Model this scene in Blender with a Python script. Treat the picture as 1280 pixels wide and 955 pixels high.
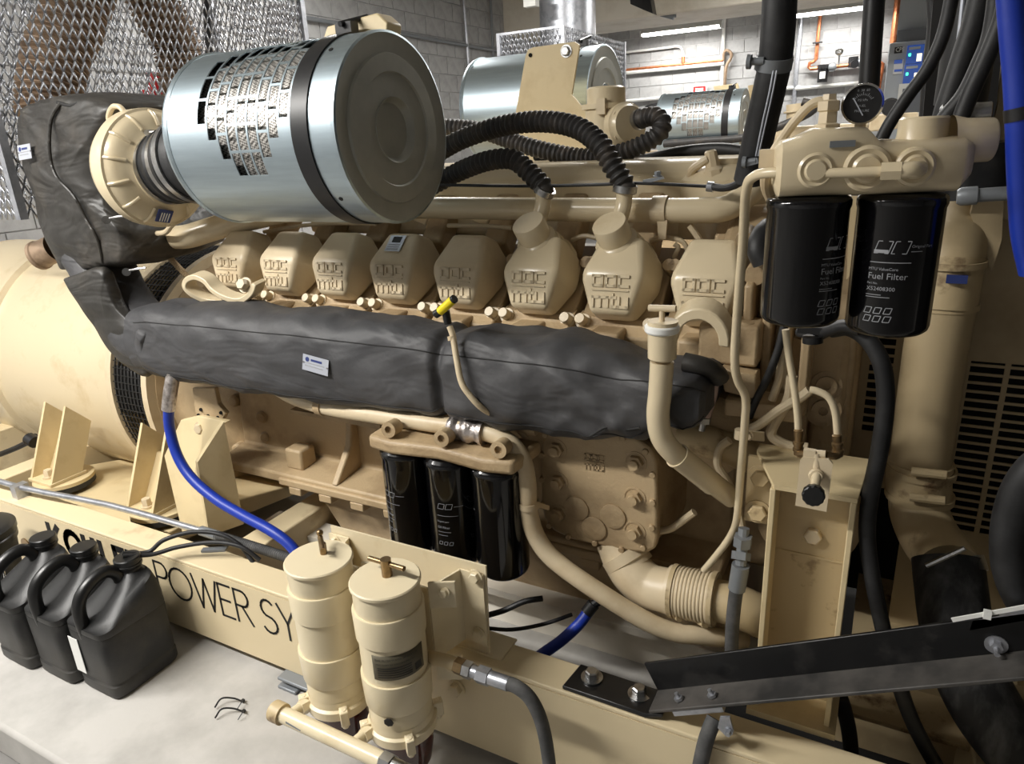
import bpy, bmesh, math, random
import numpy as np
from mathutils import Vector, Matrix, noise
random.seed(7)
S = bpy.context.scene
for o in list(bpy.data.objects): bpy.data.objects.remove(o)
C = S.collection
# ------------------------------------------------------------------ camera
F = 877.0; YAW, PIT, ROL = [math.radians(a) for a in (-28.93, 18.96, -2.965)]
CAM = np.array([0, 0, 1.66])
def _axes():
    cy, sy, cp, sp = math.cos(YAW), math.sin(YAW), math.cos(PIT), math.sin(PIT)
    f = np.array([sy*cp, cy*cp, -sp]); r = np.array([cy, -sy, 0.]); u = np.cross(r, f)
    c, s = math.cos(ROL), math.sin(ROL)
    return c*r+s*u, -s*r+c*u, f
RX, UX, FX = _axes()
cd = bpy.data.cameras.new('camera'); cam = bpy.data.objects.new('camera', cd); C.objects.link(cam)
cd.sensor_fit = 'HORIZONTAL'; cd.sensor_width = 36; cd.lens = F/1280*36; cd.clip_start = .05; cd.clip_end = 100
M = Matrix.Identity(4)
for i in range(3):
    M[i][0], M[i][1], M[i][2], M[i][3] = RX[i], UX[i], -FX[i], CAM[i]
cam.matrix_world = M; S.camera = cam
# ------------------------------------------------------------------ world and exposure (lamps are fixtures, built below)
w = bpy.data.worlds.new('world'); S.world = w; w.use_nodes = True
w.node_tree.nodes['Background'].inputs[0].default_value = (.8, .85, .9, 1)
w.node_tree.nodes['Background'].inputs[1].default_value = .15
S.view_settings.view_transform = 'Standard'; S.view_settings.look = 'None'
S.view_settings.gamma = 1; S.view_settings.use_curve_mapping = False
S.view_settings.exposure = 0.42
LAMP_W = 46.0          # watts of one fluorescent fixture
# ------------------------------------------------------------------ measuring helpers: survey point on a known plane
def _ray(px, py): return FX+(px-640)/F*RX-(py-477.5)/F*UX
def A(px, py, Y): d = _ray(px, py); return Vector(d*Y/d[1]+CAM)
def AX(px, py, X): d = _ray(px, py); return Vector(d*X/d[0]+CAM)
def AZ(px, py, Z): d = _ray(px, py); return Vector(d*(Z-CAM[2])/d[2]+CAM)
V = Vector
# ------------------------------------------------------------------ materials
def lin(c):
    return tuple(((x/255)/12.92 if x/255 <= .04045 else ((x/255+.055)/1.055)**2.4) for x in c)
MATS = {}
def mat(name, col, rough=.5, metal=0, var=None, vscale=6, vlo=.45, vhi=.7, bump=0, bscale=40, bump2=0, b2scale=7, spec=.5, stretch=None, coat=0,
        alpha=None, trans=0, emit=None, estr=1, detail=5, rvar=0):
    m = bpy.data.materials.new(name); m.use_nodes = True; nt = m.node_tree; b = nt.nodes['Principled BSDF']
    b.inputs['Base Color'].default_value = (*lin(col), 1); b.inputs['Roughness'].default_value = rough
    b.inputs['Metallic'].default_value = metal; b.inputs['Specular IOR Level'].default_value = spec
    b.inputs['Coat Weight'].default_value = coat; b.inputs['Transmission Weight'].default_value = trans
    tc = nt.nodes.new('ShaderNodeTexCoord'); mp = nt.nodes.new('ShaderNodeMapping')
    nt.links.new(tc.outputs['Object'], mp.inputs[0])
    if stretch: mp.inputs['Scale'].default_value = stretch
    if var:
        n = nt.nodes.new('ShaderNodeTexNoise'); n.inputs['Scale'].default_value = vscale; n.inputs['Detail'].default_value = detail
        n.inputs['Roughness'].default_value = .62
        nt.links.new(mp.outputs[0], n.inputs['Vector'])
        r = nt.nodes.new('ShaderNodeMapRange'); r.inputs[1].default_value = vlo; r.inputs[2].default_value = vhi
        nt.links.new(n.outputs['Fac'], r.inputs[0])
        x = nt.nodes.new('ShaderNodeMix'); x.data_type = 'RGBA'
        x.inputs[6].default_value = (*lin(col), 1); x.inputs[7].default_value = (*lin(var), 1)
        nt.links.new(r.outputs[0], x.inputs[0]); nt.links.new(x.outputs[2], b.inputs['Base Color'])
        if rvar:
            r2 = nt.nodes.new('ShaderNodeMapRange'); r2.inputs[3].default_value = rough; r2.inputs[4].default_value = rough+rvar
            nt.links.new(r.outputs[0], r2.inputs[0]); nt.links.new(r2.outputs[0], b.inputs['Roughness'])
    if bump:
        n = nt.nodes.new('ShaderNodeTexNoise'); n.inputs['Scale'].default_value = bscale; n.inputs['Detail'].default_value = 4
        nt.links.new(mp.outputs[0], n.inputs['Vector'])
        bp = nt.nodes.new('ShaderNodeBump'); bp.inputs['Strength'].default_value = bump; bp.inputs['Distance'].default_value = .004
        nt.links.new(n.outputs['Fac'], bp.inputs['Height']); nt.links.new(bp.outputs[0], b.inputs['Normal'])
        if bump2:      # broad soft creases
            n2 = nt.nodes.new('ShaderNodeTexNoise'); n2.inputs['Scale'].default_value = b2scale; n2.inputs['Detail'].default_value = 2; n2.inputs['Distortion'].default_value = 1.2
            mp2 = nt.nodes.new('ShaderNodeMapping'); mp2.inputs['Rotation'].default_value = (0, .7, 0); mp2.inputs['Scale'].default_value = (.6, 1, 1.8)
            nt.links.new(tc.outputs['Object'], mp2.inputs[0]); nt.links.new(mp2.outputs[0], n2.inputs['Vector'])
            b2 = nt.nodes.new('ShaderNodeBump'); b2.inputs['Strength'].default_value = bump2; b2.inputs['Distance'].default_value = .05
            nt.links.new(n2.outputs['Fac'], b2.inputs['Height']); nt.links.new(b2.outputs[0], bp.inputs['Normal'])
    if emit:
        b.inputs['Emission Color'].default_value = (*lin(emit), 1); b.inputs['Emission Strength'].default_value = estr
    MATS[name] = m; return m
mat('beige', (208, 191, 160), .42, var=(176, 152, 116), vscale=5, vlo=.52, vhi=.85, bump=.06, bscale=90)
mat('beige_gloss', (212, 196, 164), .27, var=(190, 168, 130), vscale=6, vlo=.55, vhi=.85, bump=.05, bscale=60)
mat('beige_cast', (184, 161, 126), .5, var=(116, 92, 62), vscale=4, vlo=.46, vhi=.82, bump=.35, bscale=120)
mat('beige_rail', (216, 199, 163), .45, var=(160, 133, 95), vscale=3.5, vlo=.6, vhi=.82, bump=.05, bscale=50)
mat('beige_canister', (222, 208, 176), .33, var=(202, 182, 142), vscale=8, vlo=.58, vhi=.85)
mat('beige_plate', (212, 193, 152), .5, var=(192, 170, 126), vscale=7, vlo=.5, vhi=.8, bump=.05, bscale=80)
mat('beige_worn', (192, 172, 134), .5, var=(104, 78, 52), vscale=9, vlo=.56, vhi=.68, bump=.1, bscale=60)
mat('beige_radiator', (180, 161, 126), .5, var=(146, 125, 92), vscale=3, vlo=.5, vhi=.8)
mat('silver', (196, 211, 219), .36, 1, var=(180, 195, 204), vscale=10, vlo=.3, vhi=.7, stretch=(.4, 6, 6), rvar=.04)
mat('silver_end', (176, 176, 168), .40, .45, var=(162, 163, 156), vscale=10, vlo=.3, vhi=.7, rvar=.05)
mat('galv', (188, 190, 196), .38, .85, var=(150, 154, 162), vscale=18)
mat('steel', (178, 178, 178), .3, 1, var=(120, 116, 110), vscale=30, vlo=.5, vhi=.8)
mat('chrome', (205, 205, 205), .14, 1)
mat('brass', (150, 126, 92), .35, .9, var=(110, 92, 66), vscale=30)
mat('copper', (196, 122, 82), .4, .6, var=(150, 88, 56), vscale=20)
mat('rust_pipe', (150, 128, 106), .6, .3, var=(104, 84, 66), vscale=12)
mat('black_gloss', (9, 9, 11), .12, spec=.5)
mat('black_paint', (17, 17, 18), .32, var=(52, 50, 48), vscale=7, vlo=.58, vhi=.75, bump=.08, bscale=40, rvar=.25)
mat('black_strap', (24, 24, 26), .4)
mat('rubber', (26, 26, 27), .55, var=(44, 44, 45), vscale=14, bump=.08, bscale=120)
mat('rubber_grey', (70, 70, 70), .75, var=(92, 91, 90), vscale=20, bump=.1, bscale=200)
mat('corrugated', (46, 44, 43), .55, var=(92, 82, 72), vscale=16, vlo=.5, vhi=.85)
mat('fabric', (62, 62, 64), .55, var=(76, 75, 76), vscale=4, vlo=.4, vhi=.8, bump=.25, bscale=60, spec=.4, bump2=.32, b2scale=5)
mat('fabric_dark', (48, 46, 43), .45, var=(82, 76, 68), vscale=5, vlo=.5, vhi=.85, bump=.25, bscale=50, spec=.45, bump2=.4, b2scale=5.5)
mat('seam', (34, 33, 33), .8)
mat('plastic', (27, 27, 27), .45, var=(72, 69, 64), vscale=5, vlo=.47, vhi=.8, bump=.08, bscale=180, rvar=.25)
mat('black_dusty', (44, 43, 42), .5, var=(88, 84, 80), vscale=6, vlo=.4, vhi=.7, bump=.08, bscale=40)
mat('rubber_dusty', (30, 30, 31), .6, var=(84, 83, 82), vscale=9, vlo=.45, vhi=.75, stretch=(3, 3, .8))
mat('plastic_cap', (20, 20, 20), .35)
mat('dust', (140, 134, 126), .9, var=(70, 68, 66), vscale=24, vlo=.45, vhi=.58)
mat('blue', (22, 52, 158), .42, bump=.05, bscale=150)
mat('yellow', (236, 214, 24), .4)
mat('white', (226, 226, 222), .5)
mat('white_plastic', (232, 232, 228), .35)
mat('label', (188, 192, 202), .4, .4)
mat('ink_blue', (36, 52, 110), .6)
mat('ink', (22, 21, 22), .55)
mat('ink_grey', (150, 152, 156), .5)
mat('foil', (214, 206, 202), .3, .9, var=(140, 130, 122), vscale=40, bump=.8, bscale=60)
mat('pinkish', (190, 170, 165), .5, .3, var=(150, 128, 122), vscale=20)
mat('concrete', (182, 179, 174), .7, var=(150, 147, 142), vscale=3.2, vlo=.4, vhi=.75, bump=.12, bscale=60)
mat('floor_paint', (120, 118, 115), .5, var=(92, 90, 88), vscale=2)
mat('block', (168, 168, 168), .8, var=(150, 150, 150), vscale=9, bump=.4, bscale=70)
mat('mortar', (190, 190, 190), .9)
mat('ceiling', (205, 204, 200), .8)
mat('duct', (226, 220, 208), .5, var=(206, 198, 182), vscale=3)
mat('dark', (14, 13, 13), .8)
mat('dark_grille', (30, 29, 28), .6)
mat('grey_metal', (128, 132, 136), .45, .3)
mat('cabinet_grey', (168, 174, 180), .45)
mat('cabinet_dark', (96, 100, 106), .5)
mat('screen_blue', (30, 56, 120), .25, emit=(40, 84, 170), estr=.35)
mat('led_green', (40, 220, 140), .4, emit=(60, 255, 170), estr=3)
mat('screen_light', (230, 226, 210), .4, emit=(255, 240, 200), estr=1.2)
mat('tube_glow', (255, 255, 255), .4, emit=(255, 252, 246), estr=9)
mat('red', (196, 36, 38), .5)
mat('fluid', (70, 16, 8), .1, var=(32, 9, 6), vscale=10, coat=.5)
mat('plate_text', (92, 86, 70), .45, .3)
mat('plate_ink', (168, 158, 130), .5)
mat('orange', (176, 74, 34), .6)
# ------------------------------------------------------------------ mesh builder
def basis(n):
    n = V(n).normalized(); a = V((0, 0, 1)) if abs(n.z) < .9 else V((1, 0, 0))
    u = a.cross(n).normalized(); return u, n.cross(u), n
def crom(pts, k):
    pts = [V(p) for p in pts]
    if k <= 1 or len(pts) < 3: return pts
    P = [pts[0]*2-pts[1]]+pts+[pts[-1]*2-pts[-2]]; out = []
    for i in range(1, len(P)-2):
        a, b, c, d = P[i-1:i+3]
        for j in range(k):
            t = j/k
            out.append(.5*((2*b)+(c-a)*t+(2*a-5*b+4*c-d)*t*t+(3*b-a-3*c+d)*t**3))
    out.append(pts[-1]); return out
class MB:
    def __init__(s): s.v = []; s.f = []
    def add(s, vs, fs):
        n = len(s.v); s.v += [V(p) for p in vs]; s.f += [[i+n for i in f] for f in fs]; return s
    def box(s, c, size, R=None):
        c = V(c); hx, hy, hz = [x/2 for x in size]; vs = []
        for x in (-hx, hx):
            for y in (-hy, hy):
                for z in (-hz, hz):
                    p = V((x, y, z)); vs.append(c+(R @ p if R else p))
        return s.add(vs, [[0, 1, 3, 2], [4, 6, 7, 5], [0, 4, 5, 1], [2, 3, 7, 6], [0, 2, 6, 4], [1, 5, 7, 3]])
    def bb(s, x0, x1, y0, y1, z0, z1): return s.box(((x0+x1)/2, (y0+y1)/2, (z0+z1)/2), (abs(x1-x0), abs(y1-y0), abs(z1-z0)))
    def bar(s, p, q, w, h, up=(0, 0, 1)):
        p = V(p); q = V(q); d = (q-p); L = d.length; d.normalize(); u = V(up); a = d.cross(u)
        if a.length < 1e-4: a = d.cross(V((0, 1, 0)))
        a.normalize(); b = a.cross(d)
        R = Matrix((d, a, b)).transposed(); return s.box((p+q)/2, (L, w, h), R)
    def prism(s, pts, vec):
        n = len(pts); vec = V(vec); pts = [V(p) for p in pts]
        return s.add(pts+[p+vec for p in pts], [list(range(n))[::-1], list(range(n, 2*n))]+[[i, (i+1) % n, n+(i+1) % n, n+i] for i in range(n)])
    def cyl(s, p, q, r, seg=16, r2=None, caps=True):
        p = V(p); q = V(q); return s.lathe(p, q-p, [(0, r), ((q-p).length, r if r2 is None else r2)], seg, caps)
    def lathe(s, p, ax, prof, seg=24, caps=True):
        p = V(p); u, v, n = basis(ax); vs = []; fs = []
        for (t, r) in prof:
            for i in range(seg):
                a = 2*math.pi*i/seg; vs.append(p+n*t+(u*math.cos(a)+v*math.sin(a))*max(r, 1e-5))
        for k in range(len(prof)-1):
            for i in range(seg):
                j = (i+1) % seg; fs.append([k*seg+i, k*seg+j, (k+1)*seg+j, (k+1)*seg+i])
        if caps:
            fs.append(list(range(seg))[::-1]); m = (len(prof)-1)*seg; fs.append(list(range(m, m+seg)))
        return s.add(vs, fs)
    def tube(s, pts, r, seg=10, k=6, caps=True, rf=None):
        P = crom(pts, k); n = len(P); vs = []; fs = []; u = None; L = 0
        for i in range(n):
            t = (P[min(i+1, n-1)]-P[max(i-1, 0)]).normalized()
            if u is None: u = basis(t)[0]
            u = (u-t*u.dot(t)).normalized(); w_ = t.cross(u)
            if i: L += (P[i]-P[i-1]).length
            rr = rf(L) if rf else (r if not callable(r) else r(i/(n-1)))
            for j in range(seg):
                a = 2*math.pi*j/seg; vs.append(P[i]+(u*math.cos(a)+w_*math.sin(a))*rr)
        for i in range(n-1):
            for j in range(seg):
                q = (j+1) % seg; fs.append([i*seg+j, i*seg+q, (i+1)*seg+q, (i+1)*seg+j])
        if caps: fs.append(list(range(seg))[::-1]); fs.append(list(range((n-1)*seg, n*seg)))
        return s.add(vs, fs)
    def loft(s, rings, caps=True):
        m = len(rings[0]); vs = [p for r in rings for p in r]; fs = []
        for i in range(len(rings)-1):
            for j in range(m):
                q = (j+1) % m; fs.append([i*m+j, i*m+q, (i+1)*m+q, (i+1)*m+j])
        if caps: fs.append(list(range(m))[::-1]); fs.append(list(range((len(rings)-1)*m, len(rings)*m)))
        return s.add(vs, fs)
    def ball(s, c, r, seg=12):
        pr = [(-r*math.cos(math.pi*i/8), r*math.sin(math.pi*i/8)) for i in range(9)]
        return s.lathe(V(c), (0, 0, 1), pr, seg, False)
    def bolt(s, p, n, r=.012, h=.012, washer=True):
        p = V(p); n = V(n).normalized()
        if washer: s.cyl(p, p+n*h*.25, r*1.35, 14)
        s.lathe(p, n, [(0, r), (h*.85, r), (h, r*.85)], 6)
        return s
    def strokes(s, lines, o, ux, uy, wd, dep):
        o = V(o); ux = V(ux); uy = V(uy); nn = ux.cross(uy).normalized()
        for ln in lines:
            for a, b in zip(ln, ln[1:]):
                p = o+ux*a[0]+uy*a[1]; q = o+ux*b[0]+uy*b[1]; d = (q-p).normalized()
                s.bar(p-d*wd*.42+nn*dep/2, q+d*wd*.42+nn*dep/2, wd, dep, nn)
        return s
def text_mesh(txt, size, fn, mb, align='LEFT'):
    cu = bpy.data.curves.new('t', 'FONT'); cu.body = txt; cu.size = size; cu.align_x = align; cu.resolution_u = 2
    o = bpy.data.objects.new('t', cu); C.objects.link(o)
    dg = bpy.context.evaluated_depsgraph_get(); me = bpy.data.meshes.new_from_object(o.evaluated_get(dg))
    mb.add([fn(v.co.x, v.co.y) for v in me.vertices], [list(p.vertices) for p in me.polygons])
    bpy.data.objects.remove(o); bpy.data.curves.remove(cu); bpy.data.meshes.remove(me)
# ------------------------------------------------------------------ object helpers
LOC = {}
def tag(o, label=None, cat=None, group=None, kind=None):
    if label: o['label'] = label
    if cat: o['category'] = cat
    if group: o['group'] = group
    if kind: o['kind'] = kind
    return o
def thing(name, label, cat, loc=(0, 0, 0), group=None):
    o = bpy.data.objects.new(name, None); C.objects.link(o); o.location = loc; o.empty_display_size = .1
    LOC[o] = V(loc); return tag(o, label, cat, group)
def mesh_of(name, mb, m, off=V((0, 0, 0)), ang=35):
    me = bpy.data.meshes.new(name); me.from_pydata([p-off for p in mb.v], [], mb.f); me.update()
    bm = bmesh.new(); bm.from_mesh(me); bmesh.ops.recalc_face_normals(bm, faces=bm.faces); bm.to_mesh(me); bm.free()
    me.shade_smooth(); me.set_sharp_from_angle(angle=math.radians(ang)); me.materials.append(MATS[m]); return me
def obj(name, mb, m, parent=None, label=None, bev=0, ang=35, seg=2, kind=None):
    if parent is None:
        xs = [p.x for p in mb.v]; ys = [p.y for p in mb.v]; zs = [p.z for p in mb.v]
        off = V(((min(xs)+max(xs))/2, (min(ys)+max(ys))/2, min(zs)))
    else: off = LOC[parent]
    o = bpy.data.objects.new(name, mesh_of(name, mb, m, off, ang)); C.objects.link(o); LOC[o] = off
    if parent is None: o.location = off
    else: o.parent = parent
    if bev:
        b = o.modifiers.new('bevel', 'BEVEL'); b.width = bev; b.segments = seg; b.limit_method = 'ANGLE'; b.angle_limit = math.radians(30)
        b.harden_normals = False
    if label: o['label'] = label
    if kind: o['kind'] = kind
    return o
def inst(name, me, parent, loc, rot=None):
    o = bpy.data.objects.new(name, me); C.objects.link(o); o.parent = parent; o.location = V(loc)-LOC[parent]
    LOC[o] = LOC[parent]
    if rot is not None: o.rotation_euler = rot.to_euler()
    return o
def dup(root, off, label=None, group=None):
    def cp(o, par):
        c = o.copy(); C.objects.link(c); c.parent = par; LOC[c] = LOC[o]+V(off) if o in LOC else V(off)
        for ch in o.children: cp(ch, c)
        return c
    r = cp(root, None); r.location = root.location+V(off)
    if label: r['label'] = label
    if group: r['group'] = group
    return r
def one(name, mb, m, label, cat, group=None, **k): return tag(obj(name, mb, m, **k), label, cat, group)
# ================================================================== ROOM
FZ = -.14; WX, WYB, CZ = -5.05, 13.2, 4.3
def struct(name, mb, m, label=None, parent=None, **k):
    o = obj(name, mb, m, parent, **k); o['kind'] = 'structure'
    if label: o['label'] = label
    return o
struct('floor', MB().bb(-7, 6, -3, 14, FZ-.2, FZ), 'floor_paint', 'grey painted concrete floor of the engine room')
struct('floor_pad', MB().bb(-6, 3.2, .735, 4.3, FZ, 0), 'concrete', 'pale concrete housekeeping pad under the front genset', bev=.015)
struct('ceiling', MB().bb(-7, 6, -3, 14, CZ, CZ+.2), 'ceiling')
wb = struct('wall_back', MB().bb(WX-.3, 6.2, WYB, WYB+.25, FZ, CZ), 'mortar', 'grey painted concrete block wall behind the far genset')
wl = struct('wall_left', MB().bb(WX-.25, WX, -3, WYB, FZ, CZ), 'mortar', 'grey concrete block side wall beyond the generator end')
struct('wall_right', MB().bb(6, 6.2, -3, WYB, FZ, CZ), 'block'); struct('wall_front', MB().bb(WX-.3, 6.2, -3.2, -3, FZ, CZ), 'block')
blk_b = mesh_of('block', MB().box((0, 0, 0), (.39, .02, .19)), 'block'); blk_l = mesh_of('block', MB().box((0, 0, 0), (.02, .39, .19)), 'block')
def blockwall(parent, me, horiz, near, stuffname):
    st = MB(); n = 0
    for r in range(22):
        z = FZ+.1+.2*r
        for k in range(42):
            t = .2*(r % 2)+.4*k
            if horiz:
                x = WX+.1+t; c = V((x, WYB-.002, z)); ok = x < 6; vis = WX < x < .2 and z > 1.5
            else:
                y = WYB-.1-t; c = V((WX+.002, y, z)); ok = y > -2.8; vis = 5.2 < y and z > 1.9
            if not ok: continue
            if vis and n < 300: inst('block', me, parent, c); n += 1
            elif horiz: st.box(c, (.39, .02, .19))
            else: st.box(c, (.02, .39, .19))
    o = obj(stuffname, st, 'block', parent); o['kind'] = 'stuff'
blockwall(wb, blk_b, True, None, 'distant_blocks'); blockwall(wl, blk_l, False, None, 'distant_blocks')
# overhead boxed duct along the far side
struct('trim_1', MB().bb(WX, 5.9, 9.4, 10.4, 3.03, 3.6), 'duct', 'cream boxed duct running under the ceiling', bev=.02)
# ---------------------------------------------------------------- fluorescent fixtures
FIX = 'fluorescent strip fixtures'
def fixture(x, y, z, label, L=1.22, power=LAMP_W, tubes=(-.05, .05), along='X'):
    t = thing('fluorescent_fixture', label, 'light fixture', (x, y, z), FIX)
    t.rotation_euler.z = 0 if along == 'X' else math.pi/2
    obj('housing', MB().prism([(x-L/2, y-.09, z+.02), (x-L/2, y+.09, z+.02), (x-L/2, y+.05, z+.09), (x-L/2, y-.05, z+.09)], (L, 0, 0)), 'white', t)
    for dy in tubes: obj('tube', MB().cyl((x-L/2+.03, y+dy, z), (x+L/2-.03, y+dy, z), .019, 12), 'tube_glow', t)
    for sx in (-1, 1):
        obj('end_cap', MB().box((x+sx*L/2, y, z+.02), (.03, .17, .08)), 'white', t)
        obj('hanger', MB().cyl((x+sx*L*.35, y, z+.09), (x+sx*L*.35, y, CZ), .004, 6), 'galv', t)
    if power:
        ld = bpy.data.lights.new('lamp', 'AREA'); ld.shape = 'RECTANGLE'; ld.size = L; ld.size_y = .14; ld.energy = power; ld.color = (1, .975, .93)
        lo = bpy.data.objects.new('lamp', ld); C.objects.link(lo); lo.parent = t; lo.location = (0, 0, -.03)
    return t
p = A(851, 39, 12.5); fixture(p.x, 12.5, p.z, 'fluorescent strip light hung before the block wall left of the copper air pipes', 1.3, 46)
p = A(1040, 15, 12.5); fixture(p.x, 12.5, p.z, 'fluorescent strip light hung above the copper air line with valves', 1.3, 42)
for x, wh in ((-3.6, 'generator end'), (-1.3, 'engine end'), (3.4, 'radiator end, added unseen to brighten the air filter end plate')): fixture(x, 4.5, 3.35, 'fluorescent strip light over the aisle behind the front genset, '+wh, 1.22, LAMP_W*(2.8 if x > 0 else 1.4))  # radiator-end lamp is added out of view to brighten the drum end plate
fixture(-.6, 8.2, 3.35, 'unseen fluorescent strip light added to brighten the cream duct', 1.22, LAMP_W*1.3)  # added out of view to brighten the duct and far genset
for x, wh in ((-3.9, 'generator'), (-2.5, 'jugs and separators')): fixture(x, -.35, 3.05, 'fluorescent strip light over the front aisle near the '+wh, 1.22, LAMP_W*1.95)
# ---------------------------------------------------------------- wall services
WYP = 13.1
def wpipe(name, pts, r, m, label, cat, Y=WYP, k=1, seg=8, grp=None): return one(name, MB().tube([A(x, y, Y) for x, y in pts], r, seg, k), m, label, cat, grp)
wpipe('copper_pipe', [(776, 88), (904, 75.5)], .022, 'copper', 'thin copper pipe running level along the back wall', 'pipe')
wpipe('conduit', [(776, 91.5), (905, 79)], .035, 'white', 'thick white conduit just below the level copper pipe', 'conduit', Y=13.12)
wpipe('copper_pipe', [(904, 75), (905, 66), (909, 63), (914, 67), (913, 74), (908, 83), (906, 104), (904, 130)], .025, 'rust_pipe', 'looped red-brown pipe dropping beside a vertical conduit', 'pipe', k=4)
wpipe('conduit', [(902, 130), (905.5, 22), (911, 12), (923, 9), (990, 2)], .03, 'white', 'white conduit rising then bending right near the ceiling', 'conduit', Y=13.14, k=3)
wpipe('conduit', [(776, 66), (830, 60), (846, 58), (852, 61), (854, 72)], .02, 'white', 'slim white conduit bending down to the copper pipe', 'conduit', k=3)
wpipe('copper_stub', [(854, 71), (854, 80)], .03, 'copper', 'short copper stub where slim conduit meets copper pipe', 'pipe')
wpipe('conduit', [(776, 127), (845, 121), (1000, 109)], .03, 'white', 'low level conduit behind the far air filter', 'conduit', Y=13.15)
wpipe('conduit', [(994, 111), (1062, 105), (1080, 103)], .03, 'white', 'white conduit below the valves of the copper air line', 'conduit', Y=13.14)
wpipe('conduit', [(1001.5, 22), (992, 130)], .035, 'galv', 'vertical grey conduit left of the copper air line', 'conduit', Y=13.15)
t = thing('air_line', 'copper compressed air line with filter, valves and gauges on the wall', 'air line', A(1055, 82, WYP))
obj('pipe', MB().tube([A(x, y, WYP) for x, y in [(1026, 15), (1023, 40), (1020, 74), (1017, 77), (1012, 79), (1011, 84), (1013, 86), (1060, 81.5), (1100, 77.5), (1103.5, 80), (1102, 90), (1096, 125)]], .028, 8, 1), 'copper', t)
obj('filter_body', MB().cyl(A(1029, 86, 13.0), A(1027.5, 103, 13.0), .075, 14).cyl(A(1029.5, 81, 13.0), A(1029, 86, 13.0), .09, 14), 'black_strap', t)
obj('filter_label', MB().box(A(1028, 94, 12.92), (.08, .01, .1)), 'white', t)
for (x, y) in ((1040, 84), (1077, 78)): obj('valve', MB().cyl(A(x, y-5, 13.0), A(x-.5, y+5, 13.0), .05, 10).ball(A(x, y, 13.), .07), 'grey_metal', t)
obj('regulator', MB().cyl(A(1067, 71, 13.0), A(1066, 84, 13.0), .07, 12).cyl(A(1067, 80, 12.98), A(1068.5, 80, 12.85), .06, 12), 'black_strap', t)
for (x, y) in ((1049.5, 64.5), (1096, 59.5)):
    obj('gauge', MB().lathe(A(x, y, 13.0), (0, -1, 0), [(0, .055), (.04, .06), (.045, .05), (.04, .0)], 16, False).cyl(A(x, y+2, 13.02), A(x-1, y+17, 13.02), .014, 8), 'chrome', t)
for (x, y) in ((1045, 83), (1085, 79)): obj('standoff', MB().cyl(A(x, y, WYP), A(x, y, WYP)+V((0, .085, 0)), .015, 8), 'grey_metal', t)
obj('strap', MB().bar(A(1016, 54, 13.05), A(1028, 52.5, 13.05), .06, .02), 'black_strap', t)
one('small_valve', MB().cyl(A(1036, 118, 13.), A(1036, 124, 13.), .03, 10).box(A(1036, 121, 13.), (.1, .05, .05)), 'grey_metal', 'small grey valve on the wall below the air line filter', 'valve')
wpipe('copper_pipe', [(1123.5, -8), (1110.5, 108), (1108, 130)], .05, 'copper', 'thick vertical copper pipe left of the grey control cabinet', 'pipe', Y=12.9, seg=10)
def rect(mb, x0, y0, x1, y1, Y, dep):
    a = A(x0, y0, Y); b = A(x1, y1, Y); return mb.bb(a.x, b.x, Y, Y+dep, b.z, a.z)
t = thing('control_cabinet', 'grey control cabinet with two blue screens and a white monitor', 'cabinet', A(1140, 200, 12.0))
obj('body', rect(MB(), 1112, 54, 1180, 230, 12.0, .6), 'cabinet_grey', t, bev=.01)
obj('upper_box', rect(MB(), 1122, 38, 1175, 56, 12.1, .5), 'cabinet_dark', t)
obj('upper_panel', rect(MB(), 1127, -10, 1175, 37, 12.3, .4), 'cabinet_grey', t)
obj('sign', rect(MB(), 1118.5, 59, 1127.5, 66, 11.97, .02), 'ink', t)
sg = MB(); a = A(1119.2, 65, 11.96); text_mesh('CPE', .075, lambda x, y: V((a.x+x*.85, 11.96, a.z+y*1.05)), sg); obj('sign_lettering', sg, 'white', t)
obj('notice', rect(MB(), 1118, 75, 1127.5, 92, 11.97, .02), 'white', t)
obj('notice_band', rect(MB(), 1118, 75, 1127.5, 79, 11.95, .02), 'screen_blue', t)
obj('notice_band', rect(MB(), 1118, 87, 1127.5, 89, 11.95, .02), 'screen_blue', t)
for (x0, y0, x1, y1) in ((1134.5, 57, 1153.5, 78), (1131, 81, 1151, 103)):
    sc = obj('screen', rect(MB(), x0, y0, x1, y1, 11.95, .05), 'screen_blue', t)
    obj('indicator', rect(MB(), x0+1.5, y0+10, x0+4, y0+13, 11.94, .01), 'led_green', sc)
    obj('status_panel', rect(MB(), x0+12, y0+10, x0+17, y0+19, 11.94, .01), 'screen_light', sc)
    obj('menu_line', rect(MB(), x0+2, y0+2, x0+16, y0+4, 11.94, .01), 'cabinet_grey', sc)
mo = obj('monitor', rect(MB(), 1124, 105, 1152, 150, 11.93, .06), 'white', t)
obj('display', rect(MB(), 1128.5, 111, 1150, 140, 11.92, .02), 'cabinet_dark', mo)
t = thing('warning_sign', 'small red and white notice on the block wall above the far air filter', 'sign', A(874, 112, WYP))
obj('backing', rect(MB(), 864.5, 106.5, 883.5, 117, 13.12, .02), 'white', t)
obj('panel', rect(MB(), 866.5, 108.5, 881.5, 115.5, 13.11, .02), 'red', t)
for y in (110.5, 113): obj('lettering', rect(MB(), 869, y, 879, y+1, 13.10, .02), 'white', t)
# conduits on the left block wall
def lpipe(pts, r, label, m='galv'): one('conduit', MB().tube([AX(x, y, WX+.06) for x, y in pts], r, 8, 1), m, label, 'conduit')
lpipe([(579, -8), (586.5, 90), (590, 130)], .02, 'bright vertical conduit on the side wall crossing a level conduit')
lpipe([(613, -8), (617, 84), (619, 130)], .018, 'thin vertical conduit on the side wall beside the far exhaust cage', 'grey_metal')
lpipe([(360, 19), (494, 40.5), (640, 67)], .02, 'level conduit crossing the side wall behind the front air filter', 'grey_metal')
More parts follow.
